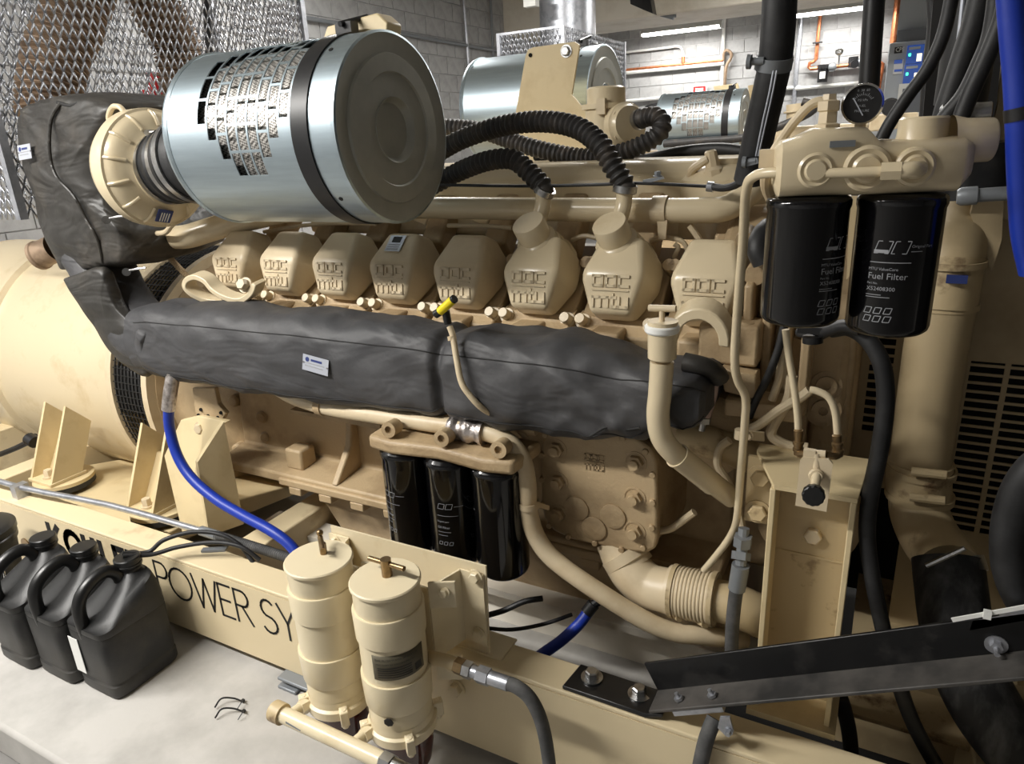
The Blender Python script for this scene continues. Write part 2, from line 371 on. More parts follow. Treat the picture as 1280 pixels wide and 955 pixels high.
# ---------------------------------------------------------------- expanded-metal exhaust cages
def expanded(u0, ux, uy, W, Hh, cw, ch, tk, nn):
    mb = MB(); nx = int(W/cw); ny = int(Hh/ch); nn = V(nn)
    for j in range(ny*2):
        for i in range(nx):
            x0 = i*cw+(cw/2 if j % 2 else 0); z0 = j*ch/2
            a = u0+ux*(x0+cw/2)+uy*z0; b = u0+ux*(x0+cw)+uy*(z0+ch/2); c = u0+ux*x0+uy*(z0+ch/2)
            for q in (b, c):
                d = (q-a).normalized(); s_ = d.cross(nn).normalized()*tk*.5
                mb.add([a-s_-nn*tk*.3, a+s_-nn*tk*.3, q+s_+nn*tk*.3, q-s_+nn*tk*.3], [[0, 1, 2, 3]])
    return mb
def solid(o, th):
    m = o.modifiers.new('thickness', 'SOLIDIFY'); m.thickness = th; return o
def cage(dy, z0, z1, label, cw, ch, tk, X0, Y0, Y1, XL):
    t = thing('exhaust_cage', label, 'cage', (X0, Y0+dy, z0))
    for nm, u0, ux, W, nn in (('mesh_panel', V((X0, Y0+dy, z0)), V((0, 1, 0)), Y1-Y0, V((1, 0, 0))),
                              ('mesh_panel', V((XL, Y0+dy, z0)), V((1, 0, 0)), X0-XL, V((0, -1, 0))),
                              ('mesh_panel', V((XL, Y0+dy, z0)), V((0, 1, 0)), Y1-Y0, V((1, 0, 0))),
                              ('mesh_panel', V((XL, Y1+dy, z0)), V((1, 0, 0)), X0-XL, V((0, -1, 0)))):
        o = obj(nm, expanded(u0, ux, V((0, 0, 1)), W, z1-z0, cw, ch, tk, nn), 'galv', t, kind='stuff')
        solid(o, tk*.5)
    for (x, y) in ((X0, Y0), (X0, Y1), (XL, Y0), (XL, Y1)):
        obj('corner_post', MB().bb(x-.016, x+.016, y+dy-.016, y+dy+.016, z0, z1), 'galv', t)
    for z in (z1,):
        obj('top_rail', MB().bb(XL, X0, Y0+dy-.01, Y0+dy+.01, z-.02, z), 'galv', t); obj('top_rail', MB().bb(XL, X0, Y1+dy-.01, Y1+dy+.01, z-.02, z), 'galv', t)
    return t
cage(0, 1.46, 2.75, 'galvanised expanded-metal cage around the exhaust bellows behind the front air filter', .038, .085, .0068, -3.05, 1.59, 3.32, -3.75)
cage(4.78, 1.5, 2.585, 'galvanised expanded-metal cage around the far exhaust stack', .045, .09, .009, -2.74, 1.42, 3.0, -3.38)
def dens(pts, n=220):
    P = crom(pts, 60); Ls = [0]
    for a, b in zip(P, P[1:]): Ls.append(Ls[-1]+(b-a).length)
    out = []; k = 0
    for i in range(n+1):
        t = Ls[-1]*i/n
        while k < len(P)-2 and Ls[k+1] < t: k += 1
        d = Ls[k+1]-Ls[k]; out.append(P[k].lerp(P[k+1], (t-Ls[k])/d if d > 1e-9 else 0))
    return out
def bellows(pts, r, label, pitch=.024):
    mb = MB().tube(dens(pts), r, 28, 1, rf=lambda L: r+.010*math.cos(2*math.pi*L/pitch))
    return one('exhaust_bellows', mb, 'rust_pipe', label, 'bellows', 'exhaust bellows inside the front cage')
bellows([AX(62, 150, -3.34), AX(66, 85, -3.34), AX(92, 20, -3.32), AX(118, -60, -3.3)], .125, 'rusty corrugated exhaust bellows standing above the lagged turbo elbow')
bellows([AX(232, 120, -3.36), AX(222, 60, -3.36), AX(190, 0, -3.36), AX(165, -60, -3.36)], .115, 'rusty corrugated exhaust bellows nearer the cage corner post')
one('red_valve', MB().cyl(AX(193, 92, -3.9), AX(196, 118, -3.9), .045, 14).box(AX(195, 118, -3.9), (.12, .12, .05)).cyl(AX(195, 118, -3.9), V((AX(195, 118, -3.9).x, AX(195, 118, -3.9).y, 1.0)), .025, 10), 'red', 'red fitting glimpsed through the front cage mesh', 'valve')
one('cage_pipe', MB().tube([AX(256, -20, -3.5), AX(262, 70, -3.5), AX(262, 130, -3.5)], .02, 8, 1), 'black_strap', 'black upright pipe seen through the cage near its corner post', 'pipe')
# far exhaust stack
t = thing('exhaust_stack', 'silver metal exhaust stack rising from the far cage', 'stack', (-3.02, 6.95, 2.2))
obj('pipe', MB().cyl((-3.02, 6.95, 2.0), (-3.02, 6.95, CZ), .27, 40), 'galv', t)
obj('collar', MB().lathe((-3.02, 6.95, 2.5), (0, 0, 1), [(0, .285), (.03, .285), (.03, .27)], 40, False), 'galv', t)
p = A(664, 1, 6.4); one('junction_box', MB().box(p, (.12, .08, .1)), 'white', 'small white junction box left of the far exhaust stack', 'box')
one('beam_clamp', MB().prism([A(787, -6, 8.6), A(812, -6, 8.6), A(816, 17, 8.6), (A(806, 13, 8.6)), A(788, 5, 8.6)], (0, .15, 0)), 'black_paint', 'black steel clamp hanging under the cream duct', 'clamp')
one('strut', MB().bar(A(812, 14, 9.5), A(842, 22, 9.5), .06, .05).bar(A(842, 22, 9.5), A(843, 6, 9.5), .05, .05), 'grey_metal', 'grey angle strut hanging under the cream duct', 'strut')
# ================================================================== SKID FRAME
RY = 1.28; RT = .345; RB = .055
t = SK = thing('skid_frame', 'beige steel genset skid with black lettering along its rail', 'skid', (-1.5, 2.35, 0))
obj('rail_web', MB().bb(-4.6, 1.6, RY, RY+.014, RB, RT-.0141), 'beige_rail', t)
obj('rail_top', MB().bb(-4.6, 1.6, RY, RY+.105, RT-.014, RT), 'beige_rail', t, bev=.004)
obj('rail_foot', MB().bb(-4.6, 1.6, RY, RY+.1, RB-.012, RB), 'beige_rail', t)
obj('rear_rail', MB().bb(-4.6, 1.6, 3.4, 3.42, RB, RT).bb(-4.6, 1.6, 3.3, 3.42, RT-.012, RT), 'beige_rail', t)
for x in (-4.3, -3.6, -2.0, .35):
    obj('crossmember', MB().bb(x-.06, x+.06, RY+.1, 3.41, RB, RT-.06), 'beige_rail', t, bev=.006)
obj('inner_rail', MB().prism([(-2.2, 1.75, .18), (-2.2, 1.75, .205), (-2.2, 1.86, .205), (-2.2, 1.86, .0), (-2.2, 1.84, .0), (-2.2, 1.84, .18)], (1.98, 0, 0)), 'duct', t)
for (x0, x1) in ((-3.45, -2.45),):
    obj('mount_shelf', MB().prism([(x0, 1.40, .19), (x0, 1.40, .235), (x0, 1.75, .235), (x0, 2.2, .12), (x0, 2.2, .07)], (x1-x0, 0, 0)), 'beige_plate', t, bev=.006)
for x in (-1.56, -3.9, .9):
    obj('foot_block', MB().bb(x-.06, x+.06, RY+.01, RY+.11, 0, RB-.013), 'grey_metal', t)
# lettering
def arc(cx, cy, rx, ry, a0, a1, n=14): return [(cx+rx*math.cos(math.radians(a0+(a1-a0)*i/n)), cy+ry*math.sin(math.radians(a0+(a1-a0)*i/n))) for i in range(n+1)]
GL = {'P': ([[(0, 0), (0, 1), (.3, 1)]+arc(.3, .75, .25, .25, 90, -90, 8)+[(0, .5)]], .62),
      'O': ([arc(.5, .5, .5, .5, 0, 360, 24)], 1.12), 'W': ([[(0, 1), (.28, 0), (.52, .95), (.76, 0), (1.04, 1)]], 1.14),
      'E': ([[(.5, 1), (0, 1), (0, 0), (.5, 0)], [(0, .52), (.42, .52)]], .66),
      'R': ([[(0, 0), (0, 1), (.3, 1)]+arc(.3, .76, .24, .24, 90, -90, 8)+[(0, .52)], [(.25, .52), (.6, 0)]], .72),
      'S': ([arc(.28, .75, .25, .25, 40, 270, 10)+arc(.28, .25, .28, .25, 90, -150, 10)], .68), 'Y': ([[(0, 1), (.32, .48), (.64, 1)], [(.32, .48), (.32, 0)]], .72),
      'T': ([[(0, 1), (.6, 1)], [(.3, 1), (.3, 0)]], .68), 'M': ([[(0, 0), (.12, 1), (.45, .1), (.78, 1), (.9, 0)]], 1.02),
      'K': ([[(0, 0), (0, 1)], [(.6, 1), (.05, .45), (.65, 0)]], .86), 'H': ([[(0, 0), (0, 1)], [(.6, 0), (.6, 1)], [(0, .5), (.6, .5)]], .88),
      'L': ([[(0, 1), (0, 0), (.5, 0)]], .7), ' ': ([], .32)}
def word(parent, s, x, z, hh, wd, kx=1.0, gap=.0):
    for ch in s:
        g, adv = GL[ch]
        if g:
            mb = MB().strokes([[(a*hh*kx, b*hh) for a, b in ln] for ln in g], (x, RY-.0005, z), (1, 0, 0), (0, 0, 1), wd, .0014)
            obj('letter', mb, 'ink', parent)
        x += adv*hh*kx+gap
word(t, 'KOHLER', -2.865, .180, .118, .027, .86, .016)
word(t, 'POWER SYSTEMS', -2.212, .176, .128, .0075, .90)
one('rail_plug', MB().cyl(A(33, 681, RY), A(33, 681, RY)-V((0, .004, 0)), .032, 20), 'brass', 'round brown plug in the skid rail between the pail and the lettering', 'plug')
# ================================================================== GENERATOR
GX, GY, GZ, GR = -3.0, 2.35, .64, .6
t = thing('generator', 'large beige barrel-shaped generator end with slotted vent ring', 'generator', (-3.9, GY, 0))
n = V((-1, 0, 0))
obj('housing', MB().lathe((GX-.04, GY, GZ), n, [(0, .585), (.03, .598), (.5, .60), (.95, .60), (.96, .625), (1.0, .625), (1.01, .60), (1.7, .60), (1.76, .5)], 72), 'beige_gloss', t)
obj('vent_flange', MB().lathe((GX, GY, GZ), n, [(0, .575), (0, .612), (.04, .612), (.04, .575)], 72, False), 'beige', t)
obj('vent_flange', MB().lathe((GX+.245, GY, GZ), n, [(0, .4), (0, .612), (.035, .612), (.035, .4)], 72), 'beige', t)
obj('rotor_housing', MB().lathe((GX+.23, GY, GZ), n, [(0, .50), (.24, .50)], 48, False), 'dark', t)
for k in range(9):
    r = obj('grille_ring', MB().lathe((GX+.012+.0245*k, GY, GZ), (1, 0, 0), [(0, .597), (0, .602), (.004, .602), (.004, .597)], 72, False), 'dark_grille', t)
wires = MB()
for k in range(120):
    a = 2*math.pi*k/120; d = V((0, math.cos(a), math.sin(a)))
    wires.cyl(V((GX, GY, GZ))+d*.6, V((GX+.21, GY, GZ))+d*.6, .0022, 5)
obj('grille_wires', wires, 'dark_grille', t, kind='stuff')
for k in range(5):
    a0 = math.radians(20+72*k); pts = [V((GX, GY+.595*math.cos(a0+math.radians(i)), GZ+.595*math.sin(a0+math.radians(i)))) for i in range(0, 22, 3)]
    mb = MB(); q = [p+V((.21, 0, 0)) for p in pts]; mb.add(pts+q, [[i, i+1, len(pts)+i+1, len(pts)+i] for i in range(len(pts)-1)])
    solid(obj('vent_bridge', mb, 'dark_grille', t), .008)
FG = [AX(a, b, -3.2) for a, b in ((65, 605), (82, 508), (114, 526), (103, 590))]
def gfoot(x):
    zb = FG[0].z; yf = FG[0].y; prof = [(p.y, p.z) for p in FG]
    f = obj('foot', MB().prism([(x, a, b) for a, b in prof], (-.014, 0, 0)), 'beige_plate', t)
    obj('gusset', MB().prism([(x-.155, a, b) for a, b in prof], (-.014, 0, 0)), 'beige_plate', f)
    m0 = (prof[0][0]*.45+prof[3][0]*.55); m1 = (prof[1][0]*.45+prof[2][0]*.55)
    obj('back_plate', MB().prism([(x-.16, m0, zb), (x-.01, m0, zb), (x-.01, m1-.02, prof[2][1]-.04), (x-.16, m1-.02, prof[2][1]-.04)], (0, .014, 0)), 'beige_plate', f)
    obj('base_plate', MB().bb(x-.175, x+.005, yf-.01, prof[3][0]+.02, zb-.016, zb), 'beige_plate', f, bev=.003)
    obj('bolt', MB().bolt((x-.08, yf+.035, zb), (0, 0, 1), .02, .04), 'beige', f)
    obj('mount_cap', MB().cyl((x-.07, yf+.09, zb-.016), (x-.07, yf+.09, zb-.032), .125, 32), 'beige_plate', f)
    obj('rubber_mount', MB().cyl((x-.07, yf+.09, zb-.032), (x-.07, yf+.09, zb-.056), .125, 32), 'rubber', f)
gfoot(-3.2); gfoot(AZ(192, 643, FG[0].z).x)
obj('earth_cable', MB().tube([A(0, 568, 1.7), A(20, 560, 1.68), A(38, 551, 1.66), A(44, 545, 1.66)], .014, 10, 4), 'rubber', t)
obj('cable_clamp', MB().cyl(A(36, 548, 1.63), A(44, 553, 1.63), .03, 12), 'black_strap', t)
# ================================================================== ENGINE
EN = thing('diesel_engine', 'large beige V diesel engine with eight lettered valve covers', 'engine', (-1.2, 2.35, 0))
EY = 2.35
obj('crankcase', MB().prism([(-2.32, 1.80, 1.02), (-2.32, 1.86, .80), (-2.32, 1.84, .52), (-2.32, 1.70, .50), (-2.32, 1.70, .46), (-2.32, 3.0, .46), (-2.32, 2.84, .8), (-2.32, 2.9, 1.1), (-2.32, 2.5, 1.2), (-2.32, 2.2, 1.2)], (2.0, 0, 0)), 'beige_cast', EN, bev=.008)
obj('sump', MB().prism([(-1.86, 1.74, .45), (-1.80, 1.86, .10), (-1.80, 2.84, .10), (-1.86, 2.96, .45)], (1.55, 0, 0)), 'beige_cast', EN, bev=.02)
obj('sump_flange', MB().bb(-1.98, -.4, 1.69, 1.80, .455, .485), 'beige_cast', EN, bev=.006)
for i in range(10):
    x = -1.90+.15*i
    obj('flange_lug', MB().bb(x-.03, x+.03, 1.69, 1.74, .425, .456), 'beige_cast', EN, bev=.004)
    obj('flange_bolt', MB().bolt((x+.05, 1.745, .485), (0, 0, 1), .011, .018), 'beige_worn', EN)
obj('side_rail', MB().prism([A(362, 512, 1.78), A(362, 516, 1.78), A(475, 537, 1.78), A(475, 531, 1.78)], (0, .1, 0)), 'beige_cast', EN)
for x in (-1.72, -1.32): obj('rib', MB().prism([(x, 1.84, .80), (x, 1.80, .62), (x, 1.70, .50), (x, 1.86, .50)], (.03, 0, 0)), 'beige_cast', EN, bev=.006)
obj('boss', MB().box(A(376, 570, 1.78), (.085, .08, .085)), 'beige_cast', EN, bev=.01)
# flywheel housing
obj('flywheel_housing', MB().lathe((-2.80, GY, GZ), (1, 0, 0), [(0, .56), (.05, .57), (.06, .52), (.4, .50), (.5, .47)], 56), 'beige_cast', EN)
for (x, y) in ((330, 520), (335, 545), (295, 500), (300, 560)):
    obj('housing_boss', MB().lathe(A(x, y, 1.86), (.3, -1, .1), [(-.1, .028), (.02, .026), (.03, .018)], 14), 'beige_cast', EN)
# rear engine mount bracket by the blue hose
b0 = obj('mount_bracket', MB().prism([A(226, 525, 1.62), A(248, 520, 1.62), A(284, 527, 1.62), A(272, 535, 1.60), A(247, 578, 1.52), A(258, 655, 1.52), A(262, 668, 1.52), A(228, 668, 1.52), A(205, 570, 1.56)], (0, .02, 0)), 'beige_plate', EN, bev=.003)
obj('gusset', MB().prism([A(247, 578, 1.50), A(280, 527, 1.6), A(305, 655, 1.62), A(262, 670, 1.50)], (-.02, .006, 0)), 'beige_plate', b0)
obj('holed_plate', MB().prism([A(240, 485, 1.66), A(268, 485, 1.66), A(272, 505, 1.66), A(282, 517, 1.66), A(276, 528, 1.66), A(245, 522, 1.66)], (0, .02, 0)), 'beige_cast', b0, bev=.003)
for (x, y) in ((251, 512), (248, 519), (260, 520), (272, 522), (276, 516)): obj('hole', MB().cyl(A(x, y, 1.661), A(x, y, 1.655), .007, 12), 'dark', b0)
obj('bolt', MB().bolt(A(251, 535, 1.618), (.2, -1, .1), .02, .02), 'beige', b0)
# ---- cylinder heads and covers
CX = [-1.119+.24*(k-5) for k in range(1, 9)]
LG = {'D': [[(0, 0), (0, 1), (1, 1), (1, 0), (0, 0)]], 'C': [[(1, 1), (0, 1), (0, 0), (1, 0)]],
      'm': [[(0, 0), (0, 1), (1, 1), (1, 0)], [(.5, 0), (.5, 1)]], 't': [[(.35, 1.35), (.35, 0), (.85, 0)], [(0, 1), (.85, 1)]], 'u': [[(0, 1), (0, 0), (1, 0), (1, 1)]]}
def logo(o, ux, uy, w_, st=.0075, dep=.0034):
    """raised block letters, w_ wide, o = lower-left corner"""
    ux = V(ux).normalized(); uy = V(uy).normalized(); mb = MB(); cw = w_*.25; ch = w_*.26
    for i, c in enumerate('DDC'):
        mb.strokes([[(i*w_*.37+a*cw, w_*.56+b*ch) for a, b in ln] for ln in LG[c]], o, ux, uy, st, dep)
    mb.strokes([[(-.02*w_, w_*.44), (w_*1.0, w_*.44)]], o, ux, uy, st*.4, dep)
    for c, x, ww in (('m', 0, .42), ('t', .50, .18), ('u', .74, .24)):
        mb.strokes([[(x*w_+a*ww*w_, b*ch*.95) for a, b in ln] for ln in LG[c]], o, ux, uy, st, dep)
    return mb
def cover_mb(x):
    P = {}
    for s, k in ((-1, 'L'), (1, 'R')):
        P['S'+k] = (x+s*.087, 1.718, 1.322); P['G'+k] = (x+s*.058, 1.704, 1.218); P['T'+k] = (x+s*.056, 1.805, 1.404)
        P['B'+k] = (x+s*.056, 1.765, 1.180); P['M'+k] = (x+s*.102, 1.825, 1.245); P['N'+k] = (x+s*.102, 1.875, 1.30); P['K'+k] = (x+s*.048, 1.89, 1.375)
    names = list(P); ix = {n: i for i, n in enumerate(names)}
    F_ = [('GL', 'GR', 'SR', 'SL'), ('SL', 'SR', 'TR', 'TL'), ('BL', 'BR', 'GR', 'GL'), ('TL', 'TR', 'KR', 'KL'),
          ('BR', 'MR', 'SR', 'GR'), ('MR', 'NR', 'TR', 'SR'), ('NR', 'KR', 'TR'),
          ('ML', 'BL', 'GL', 'SL'), ('NL', 'ML', 'SL', 'TL'), ('KL', 'NL', 'TL'), ('BL', 'ML', 'NL', 'KL', 'KR', 'NR', 'MR', 'BR')]
    return MB().add([P[n] for n in names], [[ix[n] for n in f] for f in F_])
for k, x in enumerate(CX):
    m = 'beige' if k < 5 else 'beige_gloss'
    obj('cylinder_head', MB().prism([(x-.108, a, b) for a, b in [(1.755, 1.172), (1.72, 1.150), (1.76, 1.03), (2.1, 1.03), (2.14, 1.30), (2.02, 1.315), (1.90, 1.30), (1.83, 1.235)]], (.216, 0, 0)), 'beige_cast', EN, bev=.006)
    c = obj('valve_cover', cover_mb(x), m, EN, bev=.016, seg=4, ang=60)
    uy = V((0, 1.718-1.704, 1.322-1.218)).normalized()
    obj('lettering', logo(V((x-.048, 1.7062, 1.236))+uy*0, (1, 0, 0), uy, .097), m, c)
    for s in (-1, 1):
        obj('cover_bolt', MB().lathe((x+s*.097, 1.755, 1.178), (0, -.85, .5), [(-.03, .022), (.0, .022), (.0, .0155), (.026, .0155), (.029, .0135)], 14), 'beige', c)
        obj('cover_lug', MB().cyl((x+s*.112, 1.93, 1.28), (x+s*.112, 1.855, 1.325), .017, 12), 'beige_cast', c)
    obj('cover_flange', MB().prism([(x-.112, 1.750, 1.168), (x+.112, 1.750, 1.168), (x+.112, 1.775, 1.195), (x+.06, 1.768, 1.188), (x-.06, 1.768, 1.188), (x-.112, 1.775, 1.195)], (0, .02, .004)), 'beige_cast', c)
    obj('exhaust_port', MB().box((x-.01, 1.73, 1.14), (.09, .1, .06)), 'beige_cast', EN, bev=.01)
    if k in (5, 6):      # crankcase breather necks
        ax = V((-.12, -.55, .82)).normalized(); base = V((x-.012, 1.85, 1.335))
        br = obj('breather', MB().lathe(base, ax, [(-.03, .088), (.0, .084), (.018, .074), (.03, .072), (.034, .067), (.048, .066), (.052, .06), (.07, .058), (.076, .052), (.078, .047), (.128, .047), (.131, .045)], 40), 'beige_gloss', c)
        obj('hose_barb', MB().tube([base+ax*.10+V((.0, .02, .0)), base+ax*.10+V((.012, .05, .06)), base+ax*.10+V((.014, .055, .11))], .022, 14, 4), 'beige_gloss', br)
# warning sticker on cover four
x = CX[3]; stk = thing('caution_sticker', 'small white caution sticker on the fourth valve cover', 'sticker', (x, 1.75, 1.36))
def onTop(x, u, v): return V((x+u, 1.724+(1.800-1.724)*v, 1.330+(1.402-1.330)*v+.0035))
q = [onTop(x+.0, -.036, .3), onTop(x, .022, .3), onTop(x, .022, .88), onTop(x, -.036, .88)]
obj('backing', MB().prism(q, (0, -.0004, .0008)), 'label', stk)
q = [onTop(x, -.022, .62), onTop(x, .010, .62), onTop(x, .010, .82), onTop(x, -.022, .82)]
obj('pictogram', MB().prism([p+V((0, -.0006, .001)) for p in q], (0, -.0003, .0006)), 'ink', stk)
for v in (.36, .44, .52):
    q = [onTop(x, -.03, v), onTop(x, .014, v), onTop(x, .014, v+.03), onTop(x, -.03, v+.03)]
    obj('text_line', MB().prism([p+V((0, -.0006, .001)) for p in q], (0, -.0003, .0006)), 'ink_grey', stk)
obj('valley_deck', MB().bb(-2.25, -.30, 1.93, 2.30, 1.0, 1.30), 'beige_cast', EN)
# ---- upper works between the banks
obj('intake_plenum', MB().prism([(-2.0, 2.06, 1.36), (-2.0, 2.08, 1.54), (-2.0, 2.14, 1.585), (-2.0, 2.60, 1.585), (-2.0, 2.70, 1.36)], (1.62, 0, 0)), 'beige_gloss', EN, bev=.02, seg=3)
for x in CX: obj('intake_runner', MB().prism([(x-.03, 1.93, 1.36), (x+.05, 1.93, 1.36), (x+.035, 2.07, 1.50), (x-.045, 2.07, 1.50)], (0, .05, -.06)), 'beige_cast', EN, bev=.01)
obj('coolant_rail', MB().tube([(-2.25, 1.99, 1.455), (-1.9, 1.96, 1.462), (-1.3, 1.93, 1.467)]+[A(700, 262, 1.93), A(800, 263, 1.93), A(880, 263, 1.93), A(908, 260, 1.94), A(930, 246, 1.96), A(955, 222, 2.0)], .034, 20, 6), 'beige_gloss', EN)
obj('rail_strap', MB().lathe(A(826, 263, 1.93)-V((.02, 0, 0)), (1, 0, 0), [(0, .036), (0, .040), (.04, .040), (.04, .036)], 24, False).prism([A(821, 275, 1.90), A(834, 275, 1.90), A(832, 299, 1.90), A(823, 299, 1.90)], (0, .01, 0)), 'beige', EN)
obj('charge_pipe', MB().tube([A(205, 296, 1.78), A(232, 296, 1.78), A(260, 288, 1.80), A(300, 276, 1.84), A(360, 262, 1.9)], .044, 20, 6), 'beige_gloss', EN)
obj('small_pipe', MB().tube([A(182, 292, 1.72), A(205, 291, 1.70), A(214, 282, 1.70), A(222, 273, 1.70)], .010, 10, 4), 'beige', EN)
obj('ribbed_line', MB().tube(dens([A(182, 294, 1.78), A(205, 315, 1.78), A(225, 336, 1.78), A(238, 350, 1.78)], 120), .012, 10, 1, rf=lambda L: .011+.0015*math.cos(2*math.pi*L/.008)), 'beige_cast', EN)
for (pts, r) in (([(330, 290), (370, 283), (420, 279), (470, 280)], .007), ([(560, 282), (600, 282), (640, 285)], .007),
                 ([(715, 300), (730, 295), (748, 298)], .007), ([(812, 301), (832, 297), (853, 302), (860, 315)], .007), ([(862, 282), (872, 296), (880, 310)], .009),
                 ([(843, 305), (848, 310), (843, 322), (848, 332)], .007)):
    obj('fuel_line', MB().tube([A(a, b, 1.93) for a, b in pts], r, 8, 5), 'beige', EN)
for x in (-1.70, -1.46, -1.22): obj('injector_clamp', MB().prism([(x-.05, 2.0, 1.43), (x+.05, 2.0, 1.40), (x+.06, 2.03, 1.45), (x-.04, 2.03, 1.49)], (0, .06, 0)), 'beige_gloss', EN, bev=.006)
# top details near the fuel end
obj('domed_cover', MB().lathe(A(905, 240, 2.15)-V((0, 0, .12)), (0, 0, 1), [(0, .14), (.16, .13), (.19, .10), (.20, .07), (.215, .07), (.215, 0)], 28, False), 'beige_gloss', EN)
obj('sensor', MB().tube([A(863, 222, 2.08), A(866, 212, 2.06), A(878, 203, 2.05), A(885, 199, 2.05)], .012, 10, 4).lathe(A(893, 222, 2.06), (-.2, 0, 1), [(0, .03), (.02, .03), (.03, .02), (.07, .017), (.075, .012)], 8), 'beige', EN)
obj('end_casting', MB().prism([(-.40, 1.90, .70), (-.40, 1.78, 1.02), (-.40, 1.80, 1.30), (-.40, 2.0, 1.46), (-.40, 2.8, 1.46), (-.40, 2.9, .7)], (.34, 0, 0)), 'beige_cast', EN, bev=.02)
obj('end_boss', MB().cyl(A(930, 300, 1.75), A(935, 290, 1.85), .02, 14).cyl(A(943, 345, 1.72), A(948, 335, 1.8), .024, 14), 'beige_cast', EN)
# lifting eyes
def strap(pts, w_, th, k=6, wdir=V((0, 1, .15))):
    P = crom(pts, k); rings_ = []; wdir = wdir.normalized()
    for i in range(len(P)):
        tt = (P[min(i+1, len(P)-1)]-P[max(i-1, 0)]).normalized(); nn = tt.cross(wdir).normalized()
        rings_.append([P[i]+wdir*w_/2+nn*th/2, P[i]-wdir*w_/2+nn*th/2, P[i]-wdir*w_/2-nn*th/2, P[i]+wdir*w_/2-nn*th/2])
    return MB().loft(rings_)
obj('lifting_eye', strap([A(324, 352, 1.64), A(319, 364, 1.63), A(306, 373, 1.62), A(288, 370, 1.61), A(272, 361, 1.61), A(261, 349, 1.61), A(249, 344, 1.61), A(239, 348, 1.61), A(237, 357, 1.61), A(246, 366, 1.62), A(262, 373, 1.64), A(282, 376, 1.66)], .050, .019), 'beige_gloss', EN, bev=.003)
obj('eye_bolt', MB().bolt(A(308, 357, 1.62), (.1, -.9, .4), .020, .03), 'beige', EN)
ey = []
for i in range(13):
    a = math.pi*(i/12)*1.05-.1; ey.append((math.cos(a)*.074, math.sin(a)*.082))
c0 = A(872, 428, 1.62); out = [c0+V((u*1.0, 0, v)) for u, v in ey]; inn = [c0+V((u*.66, 0, v*.66)) for u, v in ey][::-1]
obj('lifting_eye', MB().prism(out+inn, (.0, .05, .02)), 'beige_gloss', EN, bev=.004)
obj('exhaust_end_flange', MB().box(A(915, 425, 1.70), (.14, .1, .10)).cyl(A(932, 410, 1.68), A(934, 402, 1.68), .024, 16), 'beige_cast', EN, bev=.012)
# ---- oil cooler cover
oc = [(676, 560), (679, 546), (688, 538), (704, 535), (760, 540), (796, 549), (814, 561), (821, 580), (822, 672), (819, 686), (808, 692), (770, 687), (715, 675), (692, 664), (680, 648), (676, 630)]
oco = obj('oil_cooler_cover', MB().prism([A(a, b, 1.60) for a, b in oc], (0, .03, 0)), 'beige_cast', EN, bev=.008, seg=3)
obj('cooler_body', MB().prism([A(a*.96+30, b*.96+24, 1.63) for a, b in oc], (.03, .24, 0)), 'beige_cast', EN, bev=.01)
for (a, b) in ((682, 543), (677.5, 568), (677.5, 599), (678, 630), (687, 656), (711, 670), (744, 678), (777, 686), (804, 684), (815, 659), (816, 627.5), (816, 593), (807, 564), (778.5, 547.4), (735, 540)):
    obj('small_bolt', MB().lathe(A(a, b, 1.60), (.15, -1, .05), [(-.02, .0085), (.008, .0085), (.010, .007)], 10), 'beige_cast', oco)
for (a, b) in ((695.8, 561.5), (697.4, 602), (698, 642.6), (794.5, 578), (793, 622), (793, 664)):
    p = A(a, b, 1.60)
    obj('plug', MB().lathe(p, (0, -1, 0), [(-.01, .031), (.002, .031), (.002, .026)], 28, False).lathe(p, (0, -1, 0), [(0, .022), (.014, .022), (.014, .0)], 6, False).lathe(p+V((0, -.012, 0)), (0, -1, 0), [(0, .0135), (.012, .0135), (.012, .0)], 14, False), 'beige_cast', oco)
for (a, b) in ((721, 635), (766.5, 645), (743, 660)):
    obj('round_pad', MB().lathe(A(a, b, 1.60), (0, -1, 0), [(-.01, .036), (.005, .036), (.006, .034), (.004, .0)], 28, False), 'beige_cast', oco)
obj('lettering', logo(A(732, 585, 1.599), (1, 0, .02), (0, 0, 1), .052, .0042, .0018), 'beige_cast', oco)
obj('water_elbow', MB().tube([A(772, 676, 1.66), A(780, 697, 1.64), A(792, 717, 1.62), A(812, 733, 1.61), A(840, 740, 1.60)], .062, 24, 5), 'beige', EN)
obj('elbow_flange', MB().lathe(A(779, 690, 1.645), (A(795, 716, 1.63)-A(779, 690, 1.645)), [(0, .07), (.03, .07), (.035, .064), (.05, .064)], 32), 'beige', EN)
slv = obj('rubber_sleeve', MB().lathe(A(836, 737, 1.60), (A(890, 748, 1.6)-A(836, 737, 1.6)), [(0, .066), (.012, .069)]+[(.012+.0032*i, .069-.0025*(i % 3 == 0)) for i in range(1, 36)]+[(.125, .069), (.128, .066)], 36), 'beige', EN)
for dx, (px, py) in ((.01, (846, 769)), (.115, (878, 777))):
    q = A(836, 737, 1.6)+(A(890, 748, 1.6)-A(836, 737, 1.6)).normalized()*dx
    obj('hose_clamp', MB().lathe(q, (A(890, 748, 1.6)-A(836, 737, 1.6)), [(0, .066), (0, .072), (.012, .072), (.012, .066)], 36, False).cyl(A(px-4, py-2, 1.57), A(px+4, py+3, 1.55), .012, 12), 'beige_worn', slv)
obj('water_pipe', MB().tube([A(888, 748, 1.6), A(920, 757, 1.6), A(950, 770, 1.62), A(985, 785, 1.68)], .055, 24, 5), 'beige_worn', EN)
